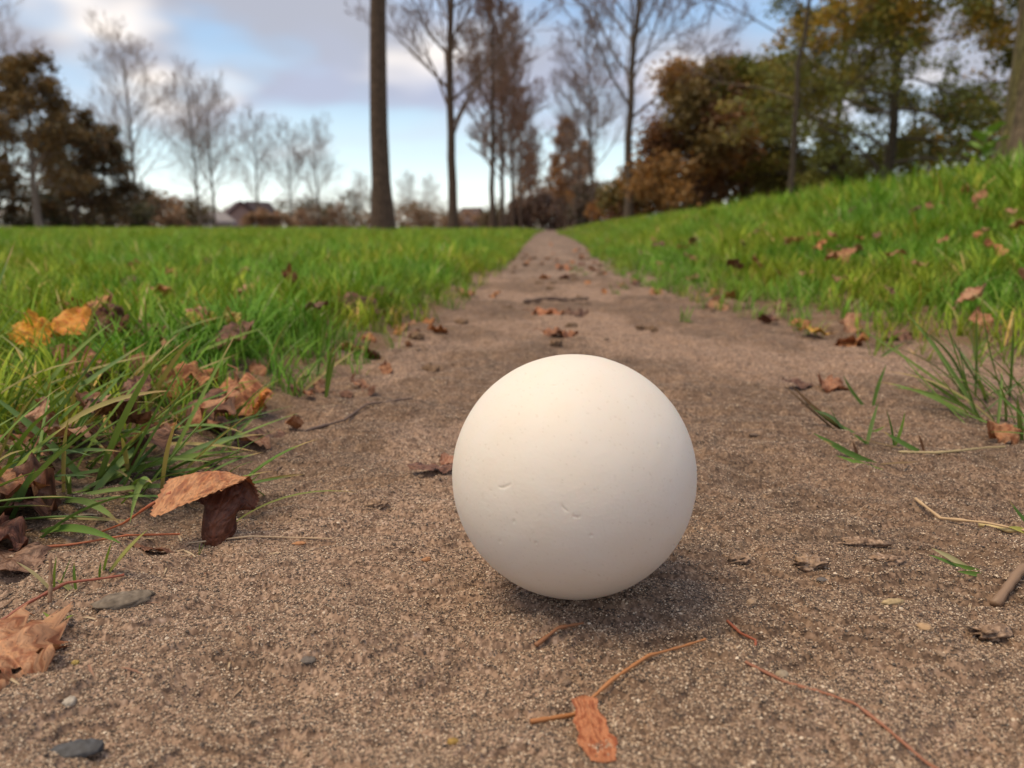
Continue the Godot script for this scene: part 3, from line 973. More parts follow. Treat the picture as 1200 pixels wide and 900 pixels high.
# ------------------------------------------------------------------ the ball
func make_ball() -> void:
	# moulding nicks and pores: [right of the middle, above the middle, length, width, turn] in ball radii on the side that faces the photograph
	var pores := []
	rng.seed = 501
	for k in 46:
		pores.append([rng.randf_range(-0.85, 0.85), rng.randf_range(-0.8, 0.85), rng.randf_range(0.004, 0.013), 0.004, rng.randf() * PI])
	var nicks := [[-0.47, -0.09, 0.035, 0.007, 0.35], [-0.51, -0.105, 0.03, 0.006, 0.0], [-0.06, -0.235, 0.035, 0.007, -0.75], [0.03, -0.29, 0.035, 0.007, 0.05], [-0.42, -0.345, 0.018, 0.007, 1.2], [-0.26, -0.49, 0.014, 0.007, 1.0], [0.135, -0.42, 0.013, 0.010, 1.3], [0.78, -0.52, 0.010, 0.009, 0.0], [-0.53, -0.50, 0.016, 0.006, 1.4], [-0.15, 0.66, 0.02, 0.005, 0.0], [0.02, 0.62, 0.010, 0.006, -0.6], [0.30, 0.42, 0.010, 0.006, 0.4], [0.62, 0.24, 0.010, 0.006, 1.2]]
	var s := Shape.new()
	var lumps := noise(FastNoiseLite.TYPE_SIMPLEX_SMOOTH, 1.3, 31, 2)
	var stain := noise(FastNoiseLite.TYPE_SIMPLEX_SMOOTH, 2.2, 33, 5)
	var fleck := noise(FastNoiseLite.TYPE_SIMPLEX_SMOOTH, 34.0, 34, 2)
	var nr := 340
	var nc := 680
	# axis frame: f looks at the photographer, so that the poles lie at the sides
	var f := Vector3(-BALL_X, EYE - BALL_R, -BALL_Z).normalized()
	var right := Vector3.UP.cross(f).normalized()
	var up := f.cross(right)
	for a in nr + 1:
		var th := PI * a / nr
		for b in nc + 1:
			var ph := TAU * b / nc
			var p := Vector3(cos(th), sin(th) * sin(ph), sin(th) * cos(ph))
			var dent := 0.0
			var nick_tone := 0.0  # darker tone along one side of each nick and in the pores
			if p.z > 0.2:
				for q in nicks:
					var dx: float = p.x - q[0]
					var dy: float = p.y - q[1]
					if absf(dx) < 0.06 and absf(dy) < 0.06:
						var u: float = dx * cos(q[4]) + dy * sin(q[4])
						var v: float = -dx * sin(q[4]) + dy * cos(q[4]) - 6.0 * u * u
						dent += exp(-pow(u / (q[2] * 0.85), 4.0) - pow(v / (q[3] * 0.8), 2.0))
						nick_tone += 0.35 * exp(-pow(u / q[2], 4.0) - pow((v - q[3] * 0.7) / (q[3] * 0.8), 2.0))
				for q in pores:
					var dx: float = p.x - q[0]
					var dy: float = p.y - q[1]
					if absf(dx) < 0.03 and absf(dy) < 0.03:
						var u: float = dx * cos(q[4]) + dy * sin(q[4])
						var v: float = -dx * sin(q[4]) + dy * cos(q[4])
						var g := exp(-pow(u / q[2], 2.0) - pow(v / q[3], 2.0))
						dent += 0.35 * g
						nick_tone += 0.75 * g
			var w := p * 1.0
			var r := BALL_R * (1.0 - 0.0062 * minf(dent, 1.0)) + 0.00006 * lumps.get_noise_3dv(w * 3.0)
			var st := clampf(0.5 + stain.get_noise_3dv(w), 0.0, 1.0)
			var col := Color(0.755, 0.70, 0.625).lerp(Color(0.755, 0.675, 0.57), st * 0.55)
			col = col.lerp(Color(0.56, 0.48, 0.38), clampf(smoothstep(0.52, 0.7, fleck.get_noise_3dv(w)) * 0.5 + nick_tone * 0.8, 0.0, 1.0))
			s.vert((right * p.x + up * p.y + f * p.z) * r, col, Vector2(float(b) / nc, float(a) / nr))
			if a > 0 and b > 0:
				var k := s.v.size() - 1
				s.quad(k - nc - 2, k - nc - 1, k, k - 1)
	var m := plain("rubber", 0.62)
	m.subsurf_scatter_enabled = true
	m.subsurf_scatter_strength = 0.12
	var grain := noise_map(noise(FastNoiseLite.TYPE_SIMPLEX_SMOOTH, 0.06, 35, 4), 512)
	m.heightmap_enabled = true
	m.heightmap_texture = grain
	m.heightmap_scale = 0.0045
	m.uv1_triplanar = true
	m.uv1_scale = Vector3.ONE * 22.0
	var o := obj("ball", s.mesh(), m)
	o.position = Vector3(BALL_X, BALL_R - 0.0005, BALL_Z)
	tag(o, "large creamy white ball with small moulding nicks, resting on the sandy path", "ball")


# ------------------------------------------------------------------ fallen leaves
func leaf_shape(o: Dictionary) -> Shape:
	# a flat leaf of length and width, curled across and along, ruffled, with a toothed edge
	var s := Shape.new()
	var n := noise(FastNoiseLite.TYPE_SIMPLEX_SMOOTH, 1.0, o.get("seed", 1), 2)
	var rows: int = o.get("rows", 30)
	var cols: int = o.get("cols", 14)
	var ln: float = o.length
	var kc: float = o.get("across", 0.0)
	var kl: float = o.get("along", 0.0)
	for y in rows + 1:
		var u := float(y) / rows
		var w: float = o.width * 0.5 * pow(maxf(sin(PI * pow(u, o.get("belly", 0.8))), 0.0), o.get("blunt", 0.75))
		w = w * (1.0 + (0.09 if y % 2 else -0.03) * o.get("teeth", 1.0)) + 0.0002
		w *= 1.0 + 0.10 * n.get_noise_2d(u * 7.0, 3.0)
		for x in cols + 1:
			var v := float(x) / cols * 2.0 - 1.0
			var px := v * w
			var pz := (u - 0.5) * ln + 0.10 * w * absf(v)
			var py: float = o.get("ruffle", 0.002) * (n.get_noise_2d(px / ln * 2.2, pz / ln * 2.2) * 1.6 + 0.35 * n.get_noise_2d(px / ln * 5.0 + 5.0, pz / ln * 5.0)) * (0.5 + 0.8 * absf(v))
			py += o.get("fold", 0.0) * absf(px)
			var p := Vector3(px, py, pz)
			if absf(kc) > 0.01:
				var a := px * kc * (1.0 + 0.3 * n.get_noise_2d(u * 3.0, 30.0))
				p.x = sin(a) * (1.0 / kc + py)
				p.y = (1.0 - cos(a)) / kc + py * cos(a)
			if absf(kl) > 0.01:
				var a := pz * kl
				var yy := p.y
				p.z = sin(a) * (1.0 / kl - yy)
				p.y = (1.0 - cos(a)) / kl + yy * cos(a)
			s.vert(p, o.get("tint", Color.WHITE), Vector2(v * 0.5 + 0.5, u))
	for y in rows:
		for x in cols:
			if o.get("holes", 0.0) > 0.0 and n.get_noise_2d(x * 0.55 + 60.0, y * 0.35) > 0.62 - o.holes:
				continue
			var k := y * (cols + 1) + x
			s.quad(k, k + 1, k + cols + 2, k + cols + 1)
	return s


func stalk_shape(pts: Array, r: float, col: Color) -> Shape:
	var s := Shape.new()
	var smooth := PackedVector3Array()
	var rad := PackedFloat32Array()
	var cv := Curve3D.new()
	for k in pts.size():
		var a: Vector3 = pts[maxi(k - 1, 0)]
		var b: Vector3 = pts[mini(k + 1, pts.size() - 1)]
		cv.add_point(pts[k], (a - b) * 0.17, (b - a) * 0.17)
	var n := 6 * pts.size()
	for k in n + 1:
		var q := cv.sample_baked(cv.get_baked_length() * k / n)
		smooth.append(q)
		rad.append(r * (1.0 - 0.35 * k / n) * rng.randf_range(0.7, 1.3))
	s.tube(smooth, rad, 7, col, true)
	return s


func fallen_leaf(label: String, at: Vector3, turn: Vector3, o: Dictionary, mat: Material, stalk := true, group := "") -> Node3D:
	var root := thing("fallen_leaf", label, "leaf", at, 0.0, group)
	root.rotation = turn
	obj("blade", leaf_shape(o).mesh(), mat, root)
	if stalk:
		var h: float = -o.length * 0.5
		var up: float = (1.0 - cos(h * o.get("along", 0.0))) / o.get("along", 1.0) if absf(o.get("along", 0.0)) > 0.01 else 0.0
		obj("stalk", stalk_shape([Vector3(0, up, h * 0.9), Vector3(0.002, up + 0.001, h * 1.25), Vector3(-0.003, up, h * 1.6)], 0.0006, Color(0.24, 0.10, 0.04)).mesh(), M.stalk, root)
	return root


func make_leaves() -> void:
	rng.seed = 601
	# ---- curled leaf standing on its rolled tip, left of the ball
	var root := thing("fallen_leaf", "curled red brown leaf standing on its rolled tip beside the path's left edge", "leaf", spot(-0.1121, -0.2760, -0.0005))
	var s := Shape.new()
	var n := noise(FastNoiseLite.TYPE_SIMPLEX_SMOOTH, 1.0, 61, 3)
	# [middle x, y, z, half width, roll 1 = tube]
	var rings := [[0.0010, 0.0000, 0.002, 0.0058, 1.0], [0.0012, 0.004, 0.0015, 0.0064, 1.0], [0.0014, 0.009, 0.0010, 0.0062, 0.95], [0.0024, 0.0130, 0.0, 0.0085, 0.5], [0.0030, 0.0170, -0.0025, 0.0115, 0.1], [0.0024, 0.0215, -0.0045, 0.0135, 0.0], [0.0000, 0.0250, -0.0048, 0.0150, 0.0], [-0.0016, 0.0264, -0.0032, 0.0148, 0.0], [-0.0022, 0.0264, -0.0020, 0.0146, 0.0], [-0.0026, 0.0260, -0.0010, 0.0140, 0.0], [-0.0030, 0.0256, 0.0000, 0.0128, 0.0]]
	var rows := 60
	var cols := 30
	for y in rows + 1:
		var t := float(y) / rows * (rings.size() - 1)
		var k := mini(int(t), rings.size() - 2)
		var q := []
		for j in 5:
			q.append(lerpf(rings[k][j], rings[k + 1][j], smoothstep(0.0, 1.0, t - k) * 0.5 + (t - k) * 0.5))
		for x in cols + 1:
			var u := float(x) / cols * 2.0 - 1.0
			var top := smoothstep(5.5, 8.0, t)
			var flat := Vector3(q[0] + q[3] * u, q[1] - (0.0020 + (0.0045 if u > 0.0 else 0.0)) * u * u * (1.0 - top), q[2] + 0.0045 * (u * u - 0.3) * (1.0 - top))
			var over := smoothstep(6.0, 10.0, t) * pow(clampf(0.62 - 0.5 * u, 0.0, 1.0), 0.8)
			flat += Vector3(-0.0015 * over, -0.0100 * over - 0.001 * top * u * u, 0.0150 * over)
			var roll := Vector3(q[0] + q[3] * sin(u * 2.7), q[1] + 0.001 * u, q[2] + q[3] * cos(u * 2.7))
			var p := flat.lerp(roll, q[4])
			var wr := 0.0007 * n.get_noise_2d(u * 5.0, t * 2.2) + 0.0003 * n.get_noise_2d(u * 16.0, t * 5.0)
			p += Vector3(wr * 0.6, wr * 0.8, wr)
			if y == rows:
				p += Vector3(0, -0.0003, 0.0007) * (n.get_noise_2d(x * 0.9, 50.0) * 1.5 + (0.5 if x % 3 else -0.4))
			if (x == 0 or x == cols) and y % 2:
				p.x += 0.0008 * signf(u)
			var col := Color(0.17, 0.058, 0.030).lerp(Color(0.66, 0.31, 0.14), smoothstep(5.9, 6.6, t + 0.25 * n.get_noise_2d(u * 4.0, 0.0)))
			col = col.lerp(Color(0.13, 0.05, 0.03), 0.45 * smoothstep(0.2, 0.6, n.get_noise_2d(u * 7.0 + 20.0, t * 2.0)))
			s.vert(p, col, Vector2(u * 0.5 + 0.5, t / 10.0))
			if y > 0 and x > 0:
				var a := s.v.size() - 1
				s.quad(a - cols - 2, a - cols - 1, a, a - 1)
	obj("blade", s.mesh(), M.leaf_tan, root)
	obj("stalk", stalk_shape([Vector3(-0.0135, 0.0205, 0.006), Vector3(-0.022, 0.0155, 0.007), Vector3(-0.033, 0.008, 0.005), Vector3(-0.047, 0.0020, 0.002)], 0.00055, Color(0.36, 0.10, 0.04)).mesh(), M.stalk, root)

	# ---- leaves one can tell apart: [label, x, z, up, pitch, yaw, roll, shape, material]
	var orange := Color(0.62, 0.25, 0.085)
	var tanc := Color(0.62, 0.33, 0.17)
	var brown := Color(0.30, 0.125, 0.065)
	var deep := Color(0.15, 0.06, 0.038)
	var yellow := Color(0.85, 0.42, 0.03)
	var list := [
		["crumpled orange brown leaf propped up in the grass edge left of the path", -0.1630, -0.4520, 0.0160, 0.55, 0.5, 0.15, {"length": 0.04, "width": 0.036, "across": -42.0, "along": -24.0, "ruffle": 0.006, "tint": Color(0.66, 0.30, 0.13), "seed": 11}, M.leaf_tan],
		["bright orange lower lobe of leaf beside the crumpled orange brown leaf", -0.1510, -0.4470, 0.0080, 0.9, -0.7, 0.4, {"length": 0.022, "width": 0.019, "across": 35.0, "along": 12.0, "ruffle": 0.003, "tint": Color(0.72, 0.25, 0.04), "seed": 12}, M.leaf_tan],
		["flat dull brown leaf lying at the foot of the crumpled orange leaf", -0.1420, -0.4120, 0.0030, 0.10, 1.45, 0.05, {"length": 0.042, "width": 0.026, "across": -14.0, "along": -8.0, "ruffle": 0.005, "tint": Color(0.36, 0.19, 0.12), "seed": 13}, M.leaf_brown],
		["weathered tan leaf with dark holes at the lower left corner", -0.1375, -0.190, 0.0035, 0.10, 0.9, 0.0, {"length": 0.036, "width": 0.030, "across": 12.0, "along": -14.0, "ruffle": 0.005, "tint": Color(0.60, 0.32, 0.17), "seed": 14, "holes": 0.12, "teeth": 2.0}, M.leaf_tan],
		["orange tongue shaped scrap of leaf lying in front of the ball", 0.0185, -0.1565, 0.0016, 0.0, 0.10, 0.0, {"length": 0.0235, "width": 0.0076, "across": 25.0, "along": 14.0, "ruffle": 0.0004, "tint": Color(0.68, 0.27, 0.12), "seed": 15, "belly": 1.0, "blunt": 0.16, "teeth": 0.25, "rows": 26}, M.leaf_tan],
		["bright orange yellow leaf half hidden in grass at the left edge", -0.3450, -0.5490, 0.0280, 0.5, 0.8, 0.3, {"length": 0.038, "width": 0.026, "across": 10.0, "along": -8.0, "ruffle": 0.005, "tint": yellow, "seed": 16}, M.leaf_yellow],
		["second orange yellow leaf overlapping the one at the left edge", -0.3250, -0.5650, 0.0340, 0.6, -0.6, -0.3, {"length": 0.036, "width": 0.026, "across": 12.0, "along": 10.0, "ruffle": 0.004, "tint": Color(0.80, 0.36, 0.04), "seed": 17}, M.leaf_yellow],
		["upright brown leaf in the grass right of the orange yellow leaves", -0.3150, -0.6010, 0.0300, 0.9, 0.3, 0.2, {"length": 0.038, "width": 0.028, "across": 30.0, "along": 14.0, "ruffle": 0.008, "tint": brown, "seed": 18}, M.leaf_brown],
		["dark reddish leaf lying flat on the grass in the grass beside the upright brown leaf", -0.2860, -0.5980, 0.0260, 0.15, 1.5, 0.2, {"length": 0.036, "width": 0.022, "across": -18.0, "along": -8.0, "ruffle": 0.008, "tint": brown, "seed": 19}, M.leaf_brown],
		["long brown folded leaf across the grass blades, left middle", -0.2710, -0.4780, 0.0240, 0.2, 1.3, 0.35, {"length": 0.042, "width": 0.02, "across": -30.0, "along": -5.0, "ruffle": 0.006, "tint": Color(0.50, 0.23, 0.11), "seed": 20}, M.leaf_tan],
		["dark brown leaf low among blades beneath the long folded leaf", -0.2470, -0.4600, 0.0140, 0.2, 0.9, -0.2, {"length": 0.04, "width": 0.028, "across": 14.0, "along": 8.0, "ruffle": 0.008, "tint": deep, "seed": 21}, M.leaf_brown],
		["pair of thin tan leaf halves hanging upright between grass blades", -0.2140, -0.3400, 0.0160, 1.25, 0.3, 0.3, {"length": 0.026, "width": 0.013, "across": 45.0, "along": 10.0, "ruffle": 0.004, "tint": Color(0.58, 0.33, 0.20), "seed": 22}, M.leaf_tan],
		["small tan leaf tip below the hanging tan leaf", -0.2060, -0.3220, 0.0100, 0.8, -0.4, 0.1, {"length": 0.016, "width": 0.011, "across": 40.0, "along": 10.0, "ruffle": 0.003, "tint": Color(0.60, 0.35, 0.22), "seed": 23}, M.leaf_tan],
		["big dark brown leaf pressed under green blades at the left edge", -0.1920, -0.2850, 0.0100, 0.25, 1.2, 0.15, {"length": 0.036, "width": 0.024, "across": -12.0, "along": -6.0, "ruffle": 0.008, "tint": Color(0.24, 0.105, 0.06), "seed": 24}, M.leaf_brown],
		["broad red brown leaf at the left edge above the bare soil", -0.1840, -0.2580, 0.0070, 0.3, 1.4, -0.1, {"length": 0.026, "width": 0.018, "across": -10.0, "along": -6.0, "ruffle": 0.005, "tint": Color(0.26, 0.10, 0.06), "seed": 25}, M.leaf_brown],
		["yellow green leaf on the short grass behind the propped orange leaf", -0.2500, -0.6180, 0.0300, 0.3, 1.2, 0.1, {"length": 0.028, "width": 0.019, "across": 10.0, "along": 6.0, "ruffle": 0.006, "tint": Color(0.52, 0.50, 0.06), "seed": 26}, M.leaf_yellow],
		["smaller pale yellow leaf to the right of the yellow green leaf", -0.2220, -0.6070, 0.0300, 0.5, 0.4, -0.3, {"length": 0.019, "width": 0.013, "across": 14.0, "along": 6.0, "ruffle": 0.005, "tint": Color(0.60, 0.52, 0.14), "seed": 27}, M.leaf_yellow],
		["red brown leaf alone on the blurred meadow grass", -0.2780, -0.9710, 0.0480, 0.5, 0.7, 0.2, {"length": 0.026, "width": 0.018, "across": 16.0, "along": 8.0, "ruffle": 0.010, "tint": Color(0.42, 0.15, 0.06), "seed": 28}, M.leaf_brown],
		["dark curled leaf on the sand just left of the ball", -0.038, -0.346, 0.0022, 0.05, 1.45, 0.10, {"length": 0.024, "width": 0.012, "across": -30.0, "along": 10.0, "ruffle": 0.0012, "tint": Color(0.30, 0.14, 0.085), "seed": 29}, M.leaf_brown],
		["pale orange leaf scrap flat on the sand behind the ball's left side", -0.0285, -0.372, 0.0012, 0.03, 0.7, 0.0, {"length": 0.020, "width": 0.013, "across": 6.0, "along": 4.0, "ruffle": 0.002, "tint": Color(0.50, 0.25, 0.15), "seed": 30}, M.leaf_tan],
		["orange brown leaf with shaded edge on the path above the ball", 0.052, -0.812, 0.006, 0.12, 1.7, 0.10, {"length": 0.040, "width": 0.022, "across": -26.0, "along": -8.0, "ruffle": 0.006, "tint": Color(0.48, 0.20, 0.09), "seed": 31}, M.leaf_brown],
		["orange leaf farther along the middle of the path", 0.048, -1.045, 0.005, 0.12, 1.4, 0.0, {"length": 0.045, "width": 0.028, "across": -14.0, "along": -8.0, "ruffle": 0.006, "tint": Color(0.58, 0.25, 0.11), "seed": 32}, M.leaf_tan],
		["dark brown leaf close behind the orange one on the path", 0.087, -1.030, 0.004, 0.12, 1.9, 0.0, {"length": 0.035, "width": 0.016, "across": -14.0, "along": -8.0, "ruffle": 0.006, "tint": Color(0.26, 0.13, 0.08), "seed": 33}, M.leaf_brown],
		["small reddish leaf at the left margin of the path, far from the ball", -0.078, -1.30, 0.004, 0.2, 1.2, 0.1, {"length": 0.035, "width": 0.020, "across": 10.0, "along": 8.0, "ruffle": 0.005, "tint": Color(0.50, 0.20, 0.11), "seed": 34}, M.leaf_tan],
		["orange leaf in the distant middle of the path", 0.150, -2.20, 0.006, 0.2, 1.2, 0.1, {"length": 0.055, "width": 0.035, "across": 10.0, "along": 8.0, "ruffle": 0.006, "tint": Color(0.58, 0.25, 0.11), "seed": 35}, M.leaf_tan],
		["bright yellow leaf on the sand at the foot of the right bank", 0.327, -0.820, 0.006, 0.15, 1.3, -0.15, {"length": 0.036, "width": 0.021, "across": -8.0, "along": -6.0, "ruffle": 0.0025, "tint": Color(0.78, 0.46, 0.07), "seed": 36}, M.leaf_yellow],
		["little orange leaf on the sand below the right grass clump", 0.2350, -0.552, 0.004, 0.15, 1.0, 0.1, {"length": 0.024, "width": 0.015, "across": 16.0, "along": 8.0, "ruffle": 0.004, "tint": Color(0.54, 0.27, 0.15), "seed": 37}, M.leaf_tan],
		["brown shrivelled leaf beside the little orange leaf at right", 0.2130, -0.560, 0.004, 0.15, 1.7, 0.2, {"length": 0.028, "width": 0.014, "across": -14.0, "along": 5.0, "ruffle": 0.002, "tint": Color(0.24, 0.12, 0.075), "seed": 38}, M.leaf_brown],
		["tan leaf tucked into the roots of the right grass clump", 0.272, -0.412, 0.006, 0.5, 0.4, 0.2, {"length": 0.022, "width": 0.015, "across": 20.0, "along": 8.0, "ruffle": 0.004, "tint": Color(0.56, 0.28, 0.14), "seed": 39}, M.leaf_tan],
		["thin brown leaf flake beside the foot of the standing curled leaf", -0.1290, -0.2600, 0.0016, 0.04, 1.35, 0.05, {"length": 0.022, "width": 0.007, "across": -20.0, "along": -6.0, "ruffle": 0.0015, "tint": Color(0.34, 0.15, 0.08), "seed": 40}, M.leaf_brown],
		["pale brown flat leaf pressed into soil at the left edge", -0.1720, -0.246, 0.0016, 0.05, 1.0, 0.0, {"length": 0.032, "width": 0.022, "across": 6.0, "along": 4.0, "ruffle": 0.002, "tint": Color(0.36, 0.21, 0.14), "seed": 41}, M.leaf_brown],
	]
	for e in list:
		fallen_leaf(e[0], spot(e[1], e[2], e[3]), Vector3(e[4], e[5], e[6]), e[7], e[8], e[7].length > 0.03)

	# ---- leaves on the bank and in the meadow that nothing tells apart
	var models := []
	for k in 8:
		var tint: Color = [Color(0.52, 0.25, 0.12), Color(0.60, 0.33, 0.19), Color(0.30, 0.14, 0.08), Color(0.62, 0.28, 0.10)][k % 4]
		models.append([leaf_shape({"length": 0.055, "width": 0.036, "across": rng.randf_range(-30, 30), "along": rng.randf_range(-18, 18), "ruffle": 0.008, "tint": tint, "seed": 80 + k, "rows": 12, "cols": 8}).mesh(), [M.leaf_tan, M.leaf_brown][int(k % 4 == 2)]])
	var drop := func(x, z, up, size, label, group):
		var which := rng.randi() % models.size()
		var m: Array = models[which]
		var o := obj("fallen_leaf", m[0], m[1])
		o.position = spot(x, z, up)
		o.rotation = Vector3(rng.randf_range(-0.7, 0.7), rng.randf() * TAU, rng.randf_range(-0.7, 0.7))
		o.scale = Vector3.ONE * size
		tag(o, label % ["orange brown", "tan", "dark brown", "bright orange"][which % 4], "leaf", group)
	for k in 170:
		var d := rng.randf_range(0.70, 2.6) if k < 120 else rng.randf_range(2.4, 6.0)
		var x := edge_r(d) + rng.randf_range(-0.05, 0.5) * d
		var zone := "low on the right bank near the sand" if x - edge_r(d) < 0.18 else "high on the right bank among grass" if d < 2.4 else "far up the right bank"
		drop.call(x, -d, rng.randf_range(0.01, 0.06) * smoothstep(0.0, 0.2, x - edge_r(d)) + 0.006, rng.randf_range(0.3, 0.8), "dry %s leaf lying " + zone, "dry leaves on the right bank")
	for k in 40:
		var d := rng.randf_range(0.5, 3.5)
		var x := edge_l(d) - rng.randf_range(0.02, 0.6) * d
		drop.call(x, -d, rng.randf_range(0.008, 0.04), rng.randf_range(0.5, 1.1), "dry %s leaf sunk in the meadow grass left of the path", "dry leaves in the left meadow")
	for k in 24:
		var d := rng.randf_range(0.27, 0.56)
		var x := edge_l(d) - rng.randf_range(0.015, 0.42 * d)
		drop.call(x, -d, rng.randf_range(0.004, 0.026), rng.randf_range(0.32, 0.7), "dry %s leaf tangled in the long blades at the near left", "dry leaves in the near left grass")
	for k in 26:
		var d := rng.randf_range(1.2, 5.0)
		var x := lerpf(edge_l(d), edge_r(d), rng.randf())
		drop.call(x, -d, 0.004, rng.randf_range(0.25, 0.6), "small dry %s leaf scrap on the far part of the path", "leaf scraps on the path")
	for k in 26:
		var d := rng.randf_range(0.36, 1.0)
		var x := edge_l(d) - rng.randf_range(-0.03, 0.06)
		drop.call(x, -d, 0.004, rng.randf_range(0.2, 0.5), "small %s leaf scrap on the soil along the path's left edge", "leaf scraps along the left edge")


# ------------------------------------------------------------------ twigs, stones, crumbs
func stone_shape(size: Vector3, seed_: int, col: Color, rough := 0.35) -> ArrayMesh:
	var s := Shape.new()
	var n := noise(FastNoiseLite.TYPE_SIMPLEX_SMOOTH, 1.1, seed_, 3)
	for a in 13:
		var th := PI * a / 12.0
		for b in 21:
			var ph := TAU * b / 20.0
			var p := Vector3(sin(th) * cos(ph), cos(th), sin(th) * sin(ph))
			s.vert(p * size * 0.5 * (1.0 + rough * n.get_noise_3dv(p * (1.0 + rough))), col)
			if a > 0 and b > 0:
				var k := s.v.size() - 1
				s.quad(k - 22, k - 21, k, k - 1)
	return s.mesh()


func twig(called: String, label: String, category: String, pts: Array, r: float, col: Color) -> MeshInstance3D:
	# points on the ground: [x, z, above]
	var first := spot(pts[0][0], pts[0][1], pts[0][2])
	var p := []
	for q in pts:
		p.append(spot(q[0], q[1], q[2] + 0.0004) - first)
	var o := obj(called, stalk_shape(p, r, col).mesh(), M.stalk)
	o.position = first
	tag(o, label, category)
	return o


func make_litter() -> void:
	rng.seed = 701
	var amber := Color(0.40, 0.17, 0.06)
	twig("twig", "long curved orange brown leaf stalk lying in front of the ball", "twig", [[0.0045, -0.1636, 0.0007], [0.015, -0.1680, 0.0008], [0.0255, -0.1755, 0.0012], [0.036, -0.1850, 0.0014], [0.046, -0.1915, 0.0012], [0.0535, -0.1945, 0.0007]], 0.00055, amber)
	twig("twig", "short straight brown twig just below the ball", "twig", [[0.0066, -0.1941, 0.0008], [0.013, -0.1990, 0.0012], [0.0208, -0.2049, 0.0008]], 0.0006, Color(0.26, 0.11, 0.05))
	twig("twig", "tiny red tipped stalk on the sand right below the ball", "twig", [[0.0643, -0.2110, 0.0007], [0.0665, -0.2050, 0.0010], [0.0690, -0.1990, 0.0006], [0.0680, -0.1960, 0.0005]], 0.0005, Color(0.34, 0.10, 0.05))
	twig("twig", "long reddish root fragment running out at the bottom right", "twig", [[0.0600, -0.1800, 0.0006], [0.0690, -0.1745, 0.0009], [0.0760, -0.1690, 0.0007], [0.0810, -0.1630, 0.0006], [0.0850, -0.1560, 0.0002], [0.0895, -0.1463, 0.0010], [0.0920, -0.1400, 0.0006]], 0.0005, Color(0.30, 0.12, 0.065))
	twig("twig", "thin red brown stem arching over soil at the lower left", "twig", [[-0.1545, -0.2020, 0.0006], [-0.1460, -0.2140, 0.0030], [-0.1380, -0.2210, 0.0042], [-0.1280, -0.2265, 0.0016], [-0.1240, -0.2290, 0.0006]], 0.0006, Color(0.28, 0.08, 0.045))
	twig("twig", "upright dry brown stem beside the small green sprouts, lower left", "twig", [[-0.1405, -0.2160, 0.0005], [-0.1412, -0.2190, 0.0070], [-0.1418, -0.2210, 0.0125]], 0.0007, Color(0.26, 0.15, 0.09))
	twig("twig", "reddish stalk crossing the soil left of the standing curled leaf", "twig", [[-0.178, -0.255, 0.0008], [-0.160, -0.262, 0.0015], [-0.143, -0.268, 0.0016], [-0.128, -0.279, 0.0010]], 0.0005, Color(0.40, 0.12, 0.05))
	twig("twig", "dark crooked twig across the middle of the path, far behind the ball", "twig", [[0.018, -1.21, 0.004], [0.055, -1.205, 0.006], [0.085, -1.215, 0.004], [0.120, -1.205, 0.009]], 0.0032, Color(0.10, 0.06, 0.045))
	twig("twig", "dark root lying along the sand left behind the ball", "twig", [[-0.118, -0.42, 0.0006], [-0.100, -0.445, 0.0010], [-0.092, -0.475, 0.0010], [-0.065, -0.49, 0.0006]], 0.0009, Color(0.12, 0.075, 0.055))
	twig("stick", "weathered brown stick end poking in at the right edge", "stick", [[0.152, -0.2235, 0.0010], [0.165, -0.2330, 0.0026], [0.185, -0.2460, 0.0040]], 0.0018, Color(0.25, 0.16, 0.10))
	twig("dry_straw", "curved pale straw lying on the sand near the right edge", "straw", [[0.171, -0.310, 0.0007], [0.172, -0.292, 0.0008], [0.182, -0.279, 0.0012], [0.192, -0.270, 0.0007]], 0.0007, Color(0.52, 0.36, 0.20))
	twig("dry_straw", "flat yellowish straw piece by the right edge sprig", "straw", [[0.183, -0.284, 0.0008], [0.188, -0.275, 0.0012], [0.193, -0.270, 0.0008]], 0.0012, Color(0.62, 0.50, 0.24))
	twig("dry_straw", "long wavy straw trailing from the right grass clump", "straw", [[0.1995, -0.382, 0.0008], [0.2150, -0.375, 0.0014], [0.2300, -0.378, 0.0008], [0.2500, -0.390, 0.0014], [0.262, -0.394, 0.0008]], 0.0007, Color(0.42, 0.33, 0.17))
	twig("dry_straw", "thin straw line on the sand right of the standing leaf", "straw", [[-0.120, -0.268, 0.0005], [-0.098, -0.272, 0.0008], [-0.080, -0.276, 0.0006], [-0.068, -0.274, 0.0005]], 0.00035, Color(0.48, 0.35, 0.22))
	var bit := Shape.new()
	add_blade(bit, Vector3(-0.5, 0.02, 0), PI / 2, 0.0, 1.0, 0.11, 0.5, Color.WHITE, 4, 0.4)
	var at := []
	var tint := PackedColorArray()
	for k in 1300:
		var right := k % 3 == 0
		var d := 0.16 * exp(rng.randf() * 1.9)
		var x := (edge_r(d) + rng.randfn(0.02, 0.06)) if right else (edge_l(d) - rng.randfn(0.01, 0.045))
		var ln := rng.randf_range(0.002, 0.010)
		at.append(Transform3D(Basis.from_euler(Vector3(rng.randfn() * 0.3, rng.randf() * TAU, rng.randfn() * 0.12)).scaled(Vector3(ln, ln, ln)), spot(x, -d, 0.0006)))
		tint.append([Color(0.34, 0.23, 0.14), Color(0.22, 0.13, 0.08), Color(0.13, 0.08, 0.05), Color(0.42, 0.32, 0.20), Color(0.26, 0.13, 0.075)][rng.randi() % 5])
	scatter("plant_litter", bit.mesh(), M.stalk, at, tint, "bits of dry straw and leaf strewn along both edges of the path", "litter")
